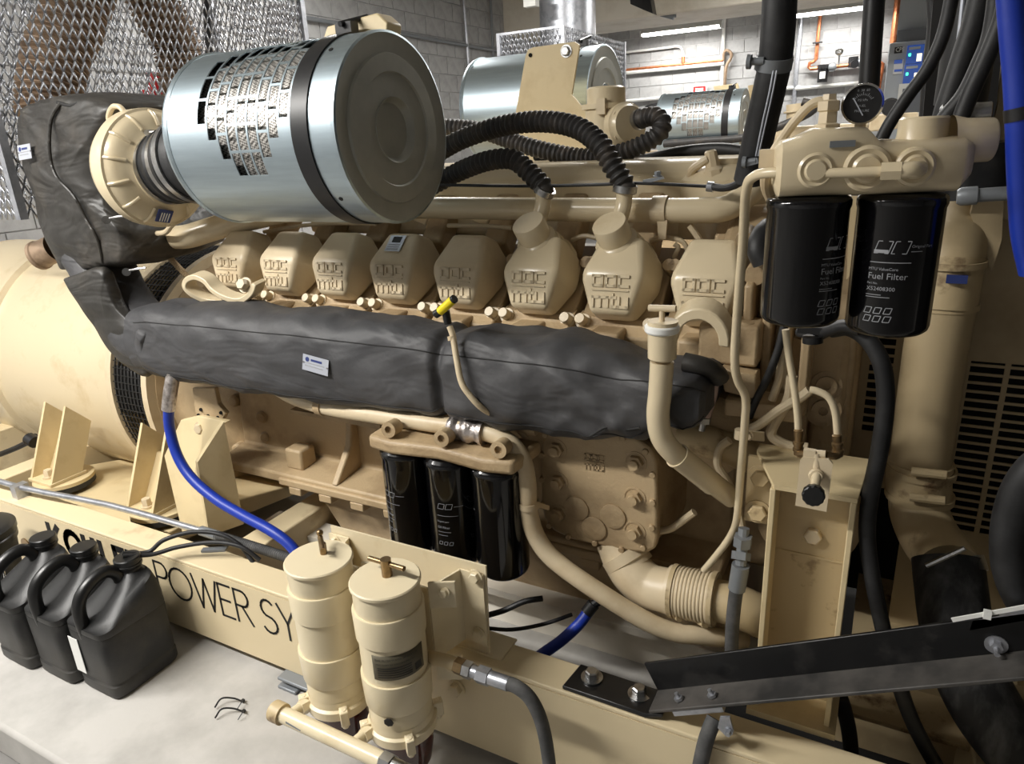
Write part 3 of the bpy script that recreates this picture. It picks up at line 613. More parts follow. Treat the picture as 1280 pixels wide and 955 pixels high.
# ---- long coolant pipe
obj('drain_pipe', MB().tube([A(338, 478, 1.62), A(362, 494, 1.58), A(404, 508, 1.54), A(470, 519, 1.52), A(560, 532, 1.50), A(600, 538, 1.50), A(632, 550, 1.50), A(652, 574, 1.50), A(659, 606, 1.50), A(661, 640, 1.50), A(671, 672, 1.50), A(692, 699, 1.50), A(738, 733, 1.50), A(800, 772, 1.52), A(838, 789, 1.54), A(868, 794, 1.56), A(905, 797, 1.6), A(930, 800, 1.64)], .0255, 20, 6), 'beige', EN)
obj('pipe_coupling', MB().lathe(A(402, 507, 1.54), A(412, 509, 1.54)-A(402, 507, 1.54), [(-.012, .027), (-.012, .031), (.014, .031), (.014, .027)], 24, False), 'beige_cast', EN)
obj('foil_wrap', MB().tube([A(564, 533, 1.50), A(575, 536, 1.50), A(590, 538, 1.50), A(607, 541, 1.50)], .034, 24, 5, rf=lambda L: .034+.004*math.sin(L*130)), 'foil', EN)
obj('pipe_clip', MB().lathe(A(661, 630, 1.50), (0, 0, 1), [(-.009, .027), (-.009, .030), (.009, .030), (.009, .027)], 20, False).prism([A(668, 627, 1.48), A(686, 633, 1.55), A(686, 638, 1.55), A(668, 633, 1.48)], (0, .004, 0)), 'beige', EN)
# ---- oil filter header
h0, h1 = A(512, 556, 1.5), A(640, 584, 1.5)
obj('filter_header', MB().prism([V((-1.275, 1.43, .838)), V((-1.19, 1.415, .838)), V((-1.04, 1.435, .838)), V((-.885, 1.415, .838)), V((-.80, 1.43, .838)), V((-.79, 1.58, .838)), V((-1.285, 1.58, .838))], (0, 0, .042)), 'beige_cast', EN, bev=.012, seg=3)
for (x, y) in ((488, 536), (554, 547), (625, 561)):
    p = A(x, y, 1.44)
    obj('header_lug', MB().lathe(p, (.1, -1, .1), [(-.03, .023), (.012, .023), (.012, .011), (-.0, .011), (-.0, 0)], 18, False), 'beige_cast', EN)
obj('valve_block', MB().cyl(A(645, 530, 1.56), A(672, 536, 1.56), .02, 14), 'beige_cast', EN)
# ---- front gear case and odd pipes under the fuel filters
obj('front_cover', MB().bb(-.42, -.04, 1.86, 2.6, .45, 1.30), 'beige_cast', EN, bev=.02)
for i, (xa, za, zb_) in enumerate(((-.30, 1.02, 1.36), (-.255, 1.0, 1.38), (-.21, .98, 1.34), (-.165, .95, 1.30))):
    obj('case_rib', MB().prism([(xa, 1.87, za), (xa, 1.72, za+.04), (xa, 1.70, zb_-.05), (xa, 1.88, zb_)], (.022, 0, 0)), 'beige_cast', EN, bev=.006)
obj('case_pad', MB().bb(-.14, -.05, 1.80, 1.88, .86, 1.22), 'beige_cast', EN, bev=.012)
obj('idler_housing', MB().lathe((-.12, 1.80, .66), (0, -1, 0), [(-.1, .13), (0, .13), (.02, .10), (.02, .05), (.05, .045), (.05, 0)], 32, False), 'beige_cast', EN)
obj('thermostat_pipe', MB().tube([A(850, 545, 1.62), A(880, 550, 1.62), A(940, 572, 1.64), A(985, 585, 1.66), A(1020, 590, 1.68)], .040, 20, 5), 'beige_worn', EN)
obj('pump_body', MB().lathe(A(880, 545, 1.66), (.1, -1, .15), [(-.1, .11), (.0, .11), (.02, .08), (.03, .03)], 28), 'beige_cast', EN)
obj('pipe_flange', MB().prism([A(905, 500, 1.60), A(1000, 512, 1.6), A(1000, 530, 1.6), A(905, 520, 1.6)], (0, .1, 0)), 'beige_cast', EN, bev=.006)
obj('nozzle_plate', MB().prism([A(900, 460, 1.62), A(945, 470, 1.62), A(945, 500, 1.62), A(905, 490, 1.62)], (0, .06, 0)), 'beige_cast', EN, bev=.004)
for (x, y, r) in ((1033, 482, .024), (1029, 513, .028)): obj('hub', MB().lathe(A(x, y, 1.78), (.1, -1, .1), [(-.05, r*1.5), (0, r*1.5), (0, r), (.01, r), (.01, r*.4), (0, r*.4), (0, 0)], 20, False), 'beige_cast', EN)
obj('hub_plate', MB().prism([A(1015, 465, 1.8), A(1048, 468, 1.8), A(1050, 495, 1.8), A(1044, 525, 1.8), A(1010, 530, 1.8)], (0, .05, 0)), 'beige_cast', EN, bev=.008)
obj('end_plate', MB().prism([A(985, 420, 1.76), A(1018, 430, 1.76), A(1010, 500, 1.76), A(1003, 590, 1.76), A(985, 590, 1.76)], (0, .03, 0)), 'beige_cast', EN)
for pts, r, Y in (([(1012, 488), (1000, 497), (975, 512), (950, 530), (935, 538)], .011, 1.58), ([(990, 470), (985, 500), (968, 530), (965, 545), (985, 557), (1010, 560)], .012, 1.6),
               ([(978, 430), (975, 470), (965, 500)], .010, 1.62), ([(912, 550), (900, 560), (897, 580), (908, 600), (920, 625), (928, 660)], .010, 1.58), ([(822, 664), (840, 660), (868, 640)], .010, 1.66)):
    obj('fuel_line', MB().tube([A(a, b, Y) for a, b in pts], r, 10, 5), 'beige', EN)
# oil filler neck
fp = thing('oil_filler_pipe', 'upright beige oil filler pipe with flanged cap and small T handle', 'filler pipe', A(826, 560, 1.42))
obj('neck', MB().lathe(A(827.5, 449, 1.42), (0, 0, 1), [(0, .026), (.004, .0305), (.085, .032)], 28), 'beige_gloss', fp)
obj('pipe', MB().tube([A(827.5, 452, 1.42), A(825, 490, 1.42), A(822.5, 520, 1.42), A(827, 546, 1.425), A(842, 566, 1.44), A(866, 585, 1.48), A(895, 607, 1.53), A(915, 622, 1.57)], .0255, 24, 6), 'beige_gloss', fp)
obj('coupling', MB().lathe(A(846, 569, 1.447), A(866, 585, 1.48)-A(846, 569, 1.447), [(0, .0265), (.0, .030), (.006, .030), (.006, .028), (.14, .028)], 24, False), 'beige_gloss', fp)
cp = obj('cap', MB().lathe(A(827.5, 413, 1.42), (0, 0, 1), [(-.004, .034), (0, .037), (.010, .037), (.013, .034), (.014, .02), (.018, .02)], 28), 'white_plastic', fp)
obj('handle', MB().cyl(A(827.5, 405, 1.42), A(827.5, 388, 1.42), .006, 10).cyl(A(811, 385, 1.42), A(845, 386, 1.42), .0075, 12), 'beige', cp)
# dipstick
ds = thing('dipstick', 'yellow and black T-handled dipstick in a thin beige tube', 'dipstick', A(566, 405, 1.45))
obj('tube', MB().tube([A(562, 408, 1.47), A(566, 420, 1.465), A(571, 450, 1.445), A(576, 475, 1.432), A(584, 490, 1.430), A(605, 512, 1.45), A(640, 530, 1.55), A(658, 548, 1.58)], .0082, 12, 6), 'beige', ds)
obj('collar', MB().cyl(A(564.5, 420, 1.465), A(565.5, 425, 1.464), .0115, 12), 'beige', ds)
obj('stem', MB().cyl(A(560, 405, 1.47), A(557, 388, 1.47), .0105, 12), 'plastic_cap', ds)
obj('grip_end', MB().cyl(A(544.5, 393, 1.46), A(550, 389.5, 1.46), .011, 12).cyl(A(566, 375, 1.46), A(568.5, 373, 1.46), .011, 12), 'plastic_cap', ds)
obj('grip', MB().cyl(A(550, 389.5, 1.46), A(566, 375, 1.46), .0112, 14), 'yellow', ds)
# ================================================================== AIR FILTERS
ar = .232
def ribbon(mb, x0, x1, r, a0, a1, c, n=3, th=.0025):
    """curved sheet patch on a cylinder about the X axis through c"""
    vs = []; fs = []
    for i in range(n+1):
        a = a0+(a1-a0)*i/n; d = V((0, math.cos(a), math.sin(a)))
        vs += [V((x0, c[0], c[1]))+d*r, V((x1, c[0], c[1]))+d*r, V((x0, c[0], c[1]))+d*(r-th), V((x1, c[0], c[1]))+d*(r-th)]
    for i in range(n):
        k = 4*i; fs += [[k, k+1, k+5, k+4], [k+2, k+6, k+7, k+3], [k, k+4, k+6, k+2], [k+1, k+3, k+7, k+5]]
    fs += [[0, 2, 3, 1], [4*n, 4*n+1, 4*n+3, 4*n+2]]
    return mb.add(vs, fs)
def air_filter(label, xe, yc, zc, L=.588, slots=True, ring=ar):
    t = thing('air_filter', label, 'air filter', (xe-L/2, yc, zc-ring))
    c = (yc, zc); X1 = xe; X0 = xe-L; rr = ring
    # slot rows: angles around the cylinder measured so that 180deg faces the aisle, 90deg is up
    cols = 9; cw = (L-.265)/9; bw = .0058; xs = X0+.13; rows = {}
    counts = [(1, 3.0), (0, 4.3), (0, 5.2), (0, 6), (0, 6.9), (0, 7), (0, 7), (0, 6), (0, 5.0), (1, 3.0)]
    a_top = math.radians(92); da = math.radians(16)
    if slots:
        nr = 8
        A0, A1 = a_top-da*.0, a_top+da*nr
        shell = MB()
        ribbon(shell, X0, X1, rr, A1, A0+2*math.pi, c, 60)             # plain part of the drum
        ribbon(shell, X0, xs, rr, A0, A1, c, 24); ribbon(shell, xs+cols*cw, X1, rr, A0, A1, c, 24)
        o = obj('drum', shell, 'silver', t, ang=60)
        web = MB()
        for k in range(cols):
            xa, xb = xs+k*cw, xs+(k+1)*cw; sh0 = .5*da*(k % 2)
            lo = [172, 182, 194, 205, 205, 205, 194, 183, 172][k]; hi = [130, 116, 102, 93, 93, 93, 93, 93, 93][k]
            ribbon(web, xa, xa+bw/2, rr, A0, A1, c, 24); ribbon(web, xb-bw/2, xb, rr, A0, A1, c, 24)
            nsl = max(1, round((lo-hi)/16)); end = math.radians(lo); a = end-nsl*da
            if a > A0: ribbon(web, xa, xb, rr, A0, a, c, 8)
            while a < end-da*.5:
                ribbon(web, xa, xb, rr, a+da-.030, a+da, c, 2); a += da
            ribbon(web, xa, xb, rr, a, A1, c, 16)
        obj('slotted_band', web, 'silver', t, ang=60)
        core = MB(); R2 = rr-.018
        ribbon(core, xs-.03, xs+cols*cw+.03, R2, A0-.2, A1+.2, c, 40, .004)
        obj('filter_element', core, 'mesh_element', t)
    else:
        obj('drum', MB().lathe((X0, yc, zc), (1, 0, 0), [(0, rr), (L, rr)], 72), 'silver', t, ang=60)
    obj('rear_rim', MB().lathe((X0-.004, yc, zc), (1, 0, 0), [(0, rr-.03), (0, rr+.001), (.012, rr+.005), (.02, rr+.001), (.02, rr-.02)], 72, False), 'silver', t)
    obj('rear_plate', MB().lathe((X0-.002, yc, zc), (1, 0, 0), [(0, 0), (0, rr)], 72, False), 'silver_end', t)
    b = X1-.10
    st = obj('strap', MB().lathe((b-.028, yc, zc), (1, 0, 0), [(0, rr), (0, rr+.004), (.052, rr+.004), (.052, rr)], 72, False), 'black_strap', t)
    obj('strap_bolt', MB().box((b-.002, yc-.02, zc+rr+.012), (.05, .03, .028)).cyl((b-.002, yc-.045, zc+rr+.02), (b+.01, yc+.05, zc+rr+.045), .007, 10), 'black_strap', st)
    obj('end_rim', MB().lathe((X1-.006, yc, zc), (1, 0, 0), [(0, rr), (.0, rr+.002), (.010, rr+.001), (.012, rr-.005)], 72, False), 'silver', t)
    obj('end_plate', MB().lathe((X1, yc, zc), (1, 0, 0), [(.005, rr-.004), (.003, rr-.02), (.001, rr*.79), (.007, rr*.775), (.008, rr*.60), (.003, rr*.585), (.003, rr*.35), (.006, rr*.345), (-.012, rr*.29), (-.013, 0)], 96, False), 'silver_end', t, ang=50)
    for (dx, an) in ((-.055, 128), (-.055, 222)):
        d = V((0, math.cos(math.radians(an)), math.sin(math.radians(an))))
        obj('rivet_hole', MB().cyl(V((X1+dx, yc, zc))+d*(rr-.002), V((X1+dx, yc, zc))+d*(rr+.0015), .006, 10), 'dark', t)
    return t
def mesh_element_mat():
    m = mat('mesh_element', (150, 146, 140), .45, .7); nt = m.node_tree; b = nt.nodes['Principled BSDF']
    tc = nt.nodes.new('ShaderNodeTexCoord'); mp = nt.nodes.new('ShaderNodeMapping'); mp.inputs['Rotation'].default_value = (0, .6, .7)
    ck = nt.nodes.new('ShaderNodeTexChecker'); ck.inputs['Scale'].default_value = 180
    ck.inputs['Color1'].default_value = (*lin((208, 204, 198)), 1); ck.inputs['Color2'].default_value = (*lin((96, 92, 88)), 1)
    nt.links.new(tc.outputs['Object'], mp.inputs[0]); nt.links.new(mp.outputs[0], ck.inputs['Vector']); nt.links.new(ck.outputs['Color'], b.inputs['Base Color'])
mesh_element_mat()
AFX, AFY, AFZ = -1.162, 1.55, 1.700
AF = air_filter('large silver drum air filter with slotted front and black strap, nearest the turbo', AFX, AFY, AFZ)
pb = A(757, 128, 3.18)
air_filter('silver drum air filter of the far cylinder bank, half hidden by a beige plate', pb.x, 3.18, pb.z, slots=False, ring=.235, L=.62)
pc = A(930, 151, 6.2)
air_filter('small-looking silver drum air filter of the far genset under the copper pipe', pc.x, 6.2, pc.z, ring=.245, L=.66)
# bracket hooked over the front drum
one('filter_bracket', MB().prism([V((AFX-.20, AFY+.02, AFZ+ar+.032)), V((AFX-.035, AFY+.02, AFZ+ar+.045)), V((AFX-.005, AFY+.02, AFZ+ar+.02)), V((AFX-.01, AFY+.02, AFZ+ar-.004)), V((AFX-.2, AFY+.0, AFZ+ar+.004))], (0, .06, 0)), 'beige_plate', 'beige mounting lug on top of the front air filter', 'bracket', bev=.004)
t = thing('filter_plate', 'tall beige bracket plate before the far bank air filter', 'bracket', A(690, 200, 2.8))
obj('plate', MB().prism([A(a, b, 2.80) for a, b in [(657, 70), (660, 62), (667, 59), (718, 52), (724, 56), (723, 64), (714.5, 118), (740, 149), (740, 215), (640, 215), (643, 150)]], (0, .012, 0)), 'beige_plate', t)
obj('bolt', MB().bolt(A(708, 64, 2.80), (0, -1, 0), .018, .018), 'steel', t)
obj('hole', MB().cyl(A(663, 69, 2.8), A(663, 69, 2.795), .008, 12), 'dark', t)
obj('foot', MB().prism([A(672, 182, 2.72), A(745, 190, 2.72), A(745, 205, 2.72), A(672, 205, 2.72)], (0, .08, 0)), 'beige_plate', t)
# ================================================================== TURBO COMPRESSOR + INLET HOSE
tc_ = A(163, 207, 1.66); TX = V((.97, -.20, -.12)).normalized()
tc_ = A(196, 211, 1.60); TX = V((1, -.04, -.04)).normalized()
t = thing('turbocharger', 'beige ribbed turbocharger compressor housing beside the front air filter', 'turbocharger', tc_)
obj('compressor_housing', MB().lathe(tc_, TX, [(-.14, .10), (-.10, .165), (-.05, .188), (-.012, .182), (-.01, .190), (.004, .190), (.006, .182), (.022, .174), (.034, .158), (.043, .138), (.048, .124), (.054, .116), (.075, .113)], 64), 'beige_gloss', t)
u, v, n = basis(TX)
for k in range(14):
    a = 2*math.pi*k/14+.2; d = u*math.cos(a)+v*math.sin(a)
    obj('rib', MB().tube([tc_+d*.181+n*.005, tc_+d*.174+n*.021, tc_+d*.158+n*.034, tc_+d*.134+n*.044], .006, 8, 3), 'beige_gloss', t)
a = math.radians(0)
pl = tc_+(A(160, 243, 1.6)-A(163, 207, 1.6))*.0
dpl = (A(170, 250, 1.58)-tc_); dpl = (dpl-n*dpl.dot(n)).normalized(); e1 = n.cross(dpl).normalized()
nn = (n*.9+dpl*.45).normalized(); e2 = nn.cross(e1).normalized()
pc_ = tc_+dpl*.152+n*.046
np_ = obj('nameplate', MB().prism([pc_+e1*a+e2*b for a, b in ((-.026, -.022), (.026, -.022), (.026, .022), (-.026, .022))], nn*.003), 'ink_blue', t)
for k in range(4): obj('text_line', MB().prism([pc_+nn*.003+e1*a+e2*b for a, b in ((-.014+.009*k, -.019), (-.010+.009*k, -.019), (-.010+.009*k, .012), (-.014+.009*k, .012))], nn*.0006), 'white', np_)
cn = MB()
obj('cable_loop', MB().tube([A(139, 158, 1.56), A(136, 146, 1.56), A(141, 134, 1.56), A(150, 134, 1.56), A(156, 142, 1.56)], .009, 10, 5), 'beige', t)
obj('eyelet', MB().cyl(A(128, 148, 1.58), A(146, 146, 1.58), .009, 10), 'beige', t)
q = A(180, 167, 1.56)
obj('clamp_screw', MB().cyl(A(174, 167, 1.55), A(196, 165, 1.55), .007, 10).box(A(186, 166.5, 1.55), (.022, .014, .02)), 'steel', t)
# inlet bellows hose
hs = tc_+n*.056; he = V((AFX-.590, AFY, AFZ-.02))
t = thing('inlet_hose', 'black rubber inlet hose with steel clamps between turbo and air filter', 'hose', hs)
dv = he-hs; L = dv.length
obj('hose', MB().lathe(hs, dv, [(0, .112), (.05, .112), (.06, .118), (.075, .120), (.085, .113), (.11, .113), (.12, .124), (.14, .128), (.15, .12), (.19, .126), (.215, .118), (.25, .13), (L*.93, .15), (L, .16)], 56), 'rubber', t)
for d0, wd, r in ((.008, .022, .1145), (.088, .024, .1155), (.158, .026, .131)):
    obj('clamp', MB().lathe(hs+dv.normalized()*d0, dv, [(0, r-.004), (0, r+.002), (wd, r+.002), (wd, r-.004)], 56, False), 'steel', t)
# ================================================================== INSULATION BLANKETS
def wrinkle(p, amp, fr=(5, 14)):
    q = p*fr[0]; a = noise.noise(q); b = noise.noise(p*fr[1]+V((3, 7, 1)))
    c = 1-abs(noise.noise(V((p.x*6+p.z*9, p.y*4, p.z*6))))*2
    return amp*(a+.35*b+.5*c)
def fold(p, amp):
    a = noise.noise(V((p.x*3.2+p.z*5.5, 4.1, p.z*2.0))); b = noise.noise(V((p.x*7-p.z*9, 1.7, p.z*3)))
    r = (1-abs(a)*2.2); r2 = (1-abs(b)*2.4)
    return amp*(.9*max(r, 0)**2+.45*max(r2, 0)**2-.4)
B_TOP = [(192, 374), (300, 379), (400, 387), (480, 395), (553, 403), (575, 408), (640, 414), (700, 420), (760, 426), (800, 436), (850, 446), (880, 452), (896, 462)]
B_BOT = [(186, 462), (300, 486), (400, 497), (480, 505), (560, 514), (590, 514), (640, 522), (700, 533), (740, 543), (790, 540), (840, 522), (885, 520), (898, 505)]
rings = []; tops = [A(a, b, 1.62) for a, b in B_TOP]; bots = [A(a, b, 1.56) for a, b in B_BOT]
N = len(tops)*13; NS = 72
def lerp_list(L, s):
    i = min(int(s), len(L)-2); f = s-i; return L[i].lerp(L[i+1], f)
blank_pts = {}
for i in range(N+1):
    s = i/N*(len(tops)-1); T = lerp_list(tops, s); Bm = lerp_list(bots, s); x = (T.x+Bm.x)/2; zc = (T.z+Bm.z)/2; hz = (T.z-Bm.z)/2
    end = min(1, min(i, N-i)/6*.15+.86); hy = .118*end; ring = []
    pinch = .022*math.exp(-((s-4.75)/.22)**2)
    for j in range(NS):
        a = 2*math.pi*j/NS; ca, sa = math.cos(a), math.sin(a); e = .62
        yy = math.copysign(abs(ca)**e, ca)*(hy-pinch); zz = math.copysign(abs(sa)**e, sa)*(hz-pinch*.6)*end
        p = V((x+(Bm.x-T.x)*.0, 1.585+yy, zc+zz)); d = V((0, ca, sa))
        amp = .010+.012*min(1, max(0, (s-4.3)/2.5))
        p += d*(wrinkle(p, amp)+fold(p, amp)); ring.append(p)
    rings.append(ring)
BL = thing('exhaust_blanket', 'long charcoal insulation blanket wrapped round the exhaust manifold', 'insulation blanket', (-1.3, 1.585, .95))
bo = obj('jacket', MB().loft(rings), 'fabric', BL, ang=70)
def seam_on(rings, j, m='seam', r=.0016, sub=None, nm='seam'):
    c = [sum(rg, V())/len(rg) for rg in rings]
    return obj(nm, MB().tube([rg[j]+(rg[j]-cc).normalized()*.0012 for rg, cc in zip(rings, c)][2:-2], r, 6, 1), m, sub)
for j in (30, 43): seam_on(rings, j, sub=bo)
def tag_on(parent, px, py, w_, h_, Y, rot=-.1, lines=True, label=None):
    c = A(px, py, Y); ux = V((math.cos(rot), 0, math.sin(rot))); uy = V((-math.sin(rot), .15, math.cos(rot))).normalized(); nn = ux.cross(uy).normalized()
    if nn.y > 0: nn = -nn
    q = lambda a, b, d=0: c+ux*a*w_+uy*b*h_+nn*d
    o = obj('name_tag', MB().prism([q(-.5, -.5), q(.5, -.5), q(.5, .5), q(-.5, .5)], nn*.0015), 'label', parent)
    obj('emblem', MB().cyl(q(-.32, .22, .0015), q(-.32, .22, .0022), h_*.15, 14), 'ink_blue', o)
    for (b, a0, a1, hh) in ((.22, -.18, .25, .14), (0, -.4, .35, .06), (-.18, -.4, .3, .06)):
        obj('text_line', MB().prism([q(a0, b-hh/2, .0015), q(a1, b-hh/2, .0015), q(a1, b+hh/2, .0015), q(a0, b+hh/2, .0015)], nn*.0005), 'ink_blue' if hh > .1 else 'ink_grey', o)
    for s_ in (-1, 1): obj('rivet', MB().cyl(q(s_*.46, 0, .001), q(s_*.46, 0, .003), .003, 8), 'steel', o)
    return o
tag_on(BL, 394.5, 456, .098, .048, 1.455, -.12)
# torn flap and clasp at the free end
obj('tear', MB().tube([A(738, 545, 1.455), A(760, 533, 1.45), A(780, 537, 1.45), A(800, 535, 1.455)], .004, 6, 4), 'seam', BL)
obj('clasp', MB().tube([A(868, 502, 1.47), A(862, 512, 1.47), A(868, 522, 1.47), A(874, 512, 1.47), A(868, 502, 1.47)], .0028, 6, 4), 'steel', BL)
obj('end_fold', MB().tube([A(855, 452, 1.53), A(880, 458, 1.53), A(895, 466, 1.54), A(900, 474, 1.55)], .022, 12, 4), 'fabric_dark', BL)
# turbo-outlet blanket
def pillow(outline, yf, yb, m, name, parent, amp=.016, nr=18, seed=0, tilt=0.0, bulge=.05):
    P = [A(a, b, yf) for a, b in outline]; P2 = crom(P+[P[0]], 7)[:-1]; n_ = len(P2); c = sum(P2, V())/n_
    rings_ = []
    for i in range(1, nr+1):
        f = i/nr; off = -bulge*(1-f**2.2)
        rg = []
        for p in P2:
            q = c.lerp(p, f); q = V((q.x, q.y+off+tilt*(q.x-c.x), q.z)); rg.append(q+V((0, -1, 0))*wrinkle(q+V((seed, 0, 0)), amp, (6, 17)))
        rings_.append(rg)
    for f, sc in ((.12, 1.025), (.35, 1.04), (.7, 1.03), (1, .96)):
        rings_.append([(lambda q: q+V(((q-c).x, 0, (q-c).z)).normalized()*wrinkle(q+V((seed, 2, 0)), amp*.8, (6, 17)))(V((c.x+(p.x-c.x)*sc, p.y+tilt*(p.x-c.x)+(yb-yf)*f, c.z+(p.z-c.z)*sc))) for p in P2])
    return obj(name, MB().loft(rings_), m, parent, ang=80), P2
TB = thing('turbo_blanket', 'dark grey insulation blanket bulging over the turbo exhaust elbow', 'insulation blanket', (-2.7, 1.65, 1.3))
up, P2 = pillow([(12, 150), (24, 135), (45, 127), (80, 121), (115, 122), (138, 128), (152, 138), (142, 170), (134, 215), (140, 255), (160, 290), (164, 322), (140, 330), (105, 336), (78, 338), (66, 334), (52, 305), (36, 262), (24, 225), (15, 190)], 1.60, 2.05, 'fabric_dark', 'upper_jacket', TB, tilt=-.1)
obj('seam', MB().tube([A(76, 128, 1.56), A(64, 150, 1.545), A(62, 190, 1.535), A(70, 220, 1.53), A(92, 245, 1.53), A(108, 275, 1.54), A(122, 300, 1.55), A(128, 328, 1.58)], .006, 8, 6), 'fabric_dark', up)
obj('edge_cord', MB().tube([A(72, 128, 1.56), A(90, 132, 1.56), A(110, 124, 1.58), A(140, 132, 1.6), A(168, 142, 1.6)], .006, 8, 5), 'seam', up)
tag_on(TB, 31, 190, .085, .052, 1.555, .06)
for (x, y) in ((133, 275), (158, 340)):
    obj('lacing_pin', MB().cyl(A(x, y, 1.53), A(x, y, 1.515), .014, 14).tube([A(x+4, y-2, 1.525), A(x+14, y-4, 1.53), A(x+24, y-5, 1.54)], .004, 6, 3), 'steel', TB)
lw = []
path = [A(120, 318, 1.72), A(132, 345, 1.70), A(150, 378, 1.68), A(172, 408, 1.66), A(200, 428, 1.64), A(225, 436, 1.62)]
Pth = crom(path, 6)
for i, c in enumerate(Pth):
    tdir = (Pth[min(i+1, len(Pth)-1)]-Pth[max(i-1, 0)]).normalized(); u_, v_, n_ = basis(tdir); rg = []
    for j in range(36):
        a = 2*math.pi*j/36; d = u_*math.cos(a)+v_*math.sin(a); p = c+d*(.115-.0*i); rg.append(p+d*wrinkle(p, .011, (8, 20)))
    lw.append(rg)
lo = obj('lower_jacket', MB().loft(lw), 'fabric', TB, ang=80)
fl = [(80, 350), (122, 338), (134, 356), (146, 384), (162, 402), (176, 420), (182, 468), (160, 458), (136, 438), (118, 410), (100, 380)]
pillow(fl, 1.56, 1.60, 'fabric_dark', 'side_flap', TB, amp=.008, bulge=.02)
pillow([(178, 402), (198, 396), (190, 430), (188, 462), (176, 450), (170, 425)], 1.50, 1.58, 'fabric', 'gathered_collar', TB, amp=.014, bulge=.03)
one('scorched_pipe', MB().cyl(A(103, 325, 1.75), A(118, 345, 1.7), .05, 20), 'rust_pipe', 'rusty bare exhaust pipe showing between the two turbo jackets', 'pipe')
one('exhaust_stub', MB().lathe(A(52, 318, 1.80), (-.8, -.3, -.3), [(-.08, .06), (0, .06), (.005, .066), (.02, .066), (.02, 0)], 24, False), 'rust_pipe', 'round rusty pipe end poking out beside the turbo blanket', 'pipe')
# exhaust temperature probe and boot at the manifold end
t = thing('exhaust_drain', 'bare pinkish exhaust fitting with black boot at the blanket end', 'fitting', A(888, 520, 1.6))
obj('boot', MB().tube([A(868, 458, 1.58), A(884, 462, 1.57), A(893, 470, 1.57), A(893, 477, 1.57)], .024, 16, 4), 'rubber', t)
obj('pipe', MB().tube([A(892, 474, 1.57), A(889, 495, 1.57), A(882, 520, 1.57)], .0135, 14, 4), 'pinkish', t)
obj('nut', MB().cyl(A(881, 521, 1.57), A(880, 528, 1.57), .016, 6).cyl(A(879, 528, 1.57), A(877, 538, 1.57), .008, 10), 'steel', t)
obj('tab', MB().prism([A(862, 527, 1.57), A(880, 524, 1.57), A(880, 530, 1.57), A(864, 533, 1.57)], (0, .006, 0)), 'beige', t)
# ================================================================== CORRUGATED BREATHER HOSES
def chose(label, pts, r=.025, pitch=.0185, n=260, clamp=True, grp='corrugated breather hoses'):
    P = dens(pts, n); t = thing('breather_hose', label, 'hose', P[-1], grp)
    obj('hose', MB().tube(P, r, 18, 1, rf=lambda L: r+.0034*math.sin(2*math.pi*L/pitch)), 'corrugated', t)
    if clamp: obj('clamp', MB().lathe(P[-1], P[-6]-P[-1], [(-.002, r-.002), (-.002, r+.005), (.016, r+.005), (.016, r-.002)], 28, False), 'steel', t)
    return t
bo1 = V((CX[6]-.012, 1.85, 1.335)); axn = V((-.12, -.55, .82)).normalized(); e7 = bo1+axn*.10+V((.014, .055, .10)); e6 = e7-V((.24, 0, 0))
chose('corrugated black hose arching from the breather of the seventh valve cover', [A(545, 192, 2.0), A(580, 173, 1.98), A(630, 157, 1.96), A(680, 152, 1.93), A(722, 160, 1.90), A(750, 181, 1.87), A(766, 207, 1.855), e7+V((.0, .0, .015)), e7], .0275, n=340)
chose('shorter corrugated black hose curling from the breather of the sixth valve cover', [A(540, 232, 1.9), A(575, 214, 1.9), A(610, 201, 1.88), A(640, 199, 1.87), A(657, 211, 1.86), e6+V((.0, .0, .015)), e6], .0265, n=300)
chose('corrugated hose running behind to the beige pump flange', [A(545, 158, 2.35), A(600, 163, 2.35), A(660, 183, 2.33), A(730, 197, 2.32), A(780, 190, 2.3), A(818, 172, 2.3), A(828, 156, 2.32), A(820, 146, 2.34), A(806, 147, 2.36), A(798, 150, 2.38)], .028, n=380)
one('smooth_hose', MB().tube([A(670, 195, 2.5), A(740, 200, 2.45), A(800, 200, 2.42), A(850, 190, 2.4), A(900, 186, 2.38), A(945, 192, 2.35)], .019, 14, 6), 'rubber', 'smooth black hose lying along the engine top to the fuel end', 'hose')
one('throttle_cable', MB().tube([A(540, 231, 1.86), A(650, 232.5, 1.86), A(740, 231, 1.86), A(800, 229, 1.86), A(885, 233, 1.88)], .0045, 8, 4), 'rubber', 'thin black control rod stretched above the valve covers', 'cable')
t = thing('heater_cable', 'black cable sheath leaving a clip toward the fuel filter head', 'cable', A(888, 233, 1.88))
obj('sheath', MB().tube([A(888, 233, 1.88), A(905, 235, 1.86), A(922, 230, 1.84), A(940, 215, 1.8)], .0095, 10, 5), 'rubber', t)
obj('clip', MB().cyl(A(884, 233, 1.88), A(892, 234, 1.88), .013, 12), 'galv', t)
one('cable_clip', MB().prism([A(803, 225, 1.86), A(826, 221, 1.86), A(828, 224, 1.86), A(806, 230, 1.86)], (0, .02, 0)).bolt(A(822, 221, 1.87), (0, 0, 1), .009, .014), 'grey_metal', 'small grey clip holding the thin control rod', 'clip')
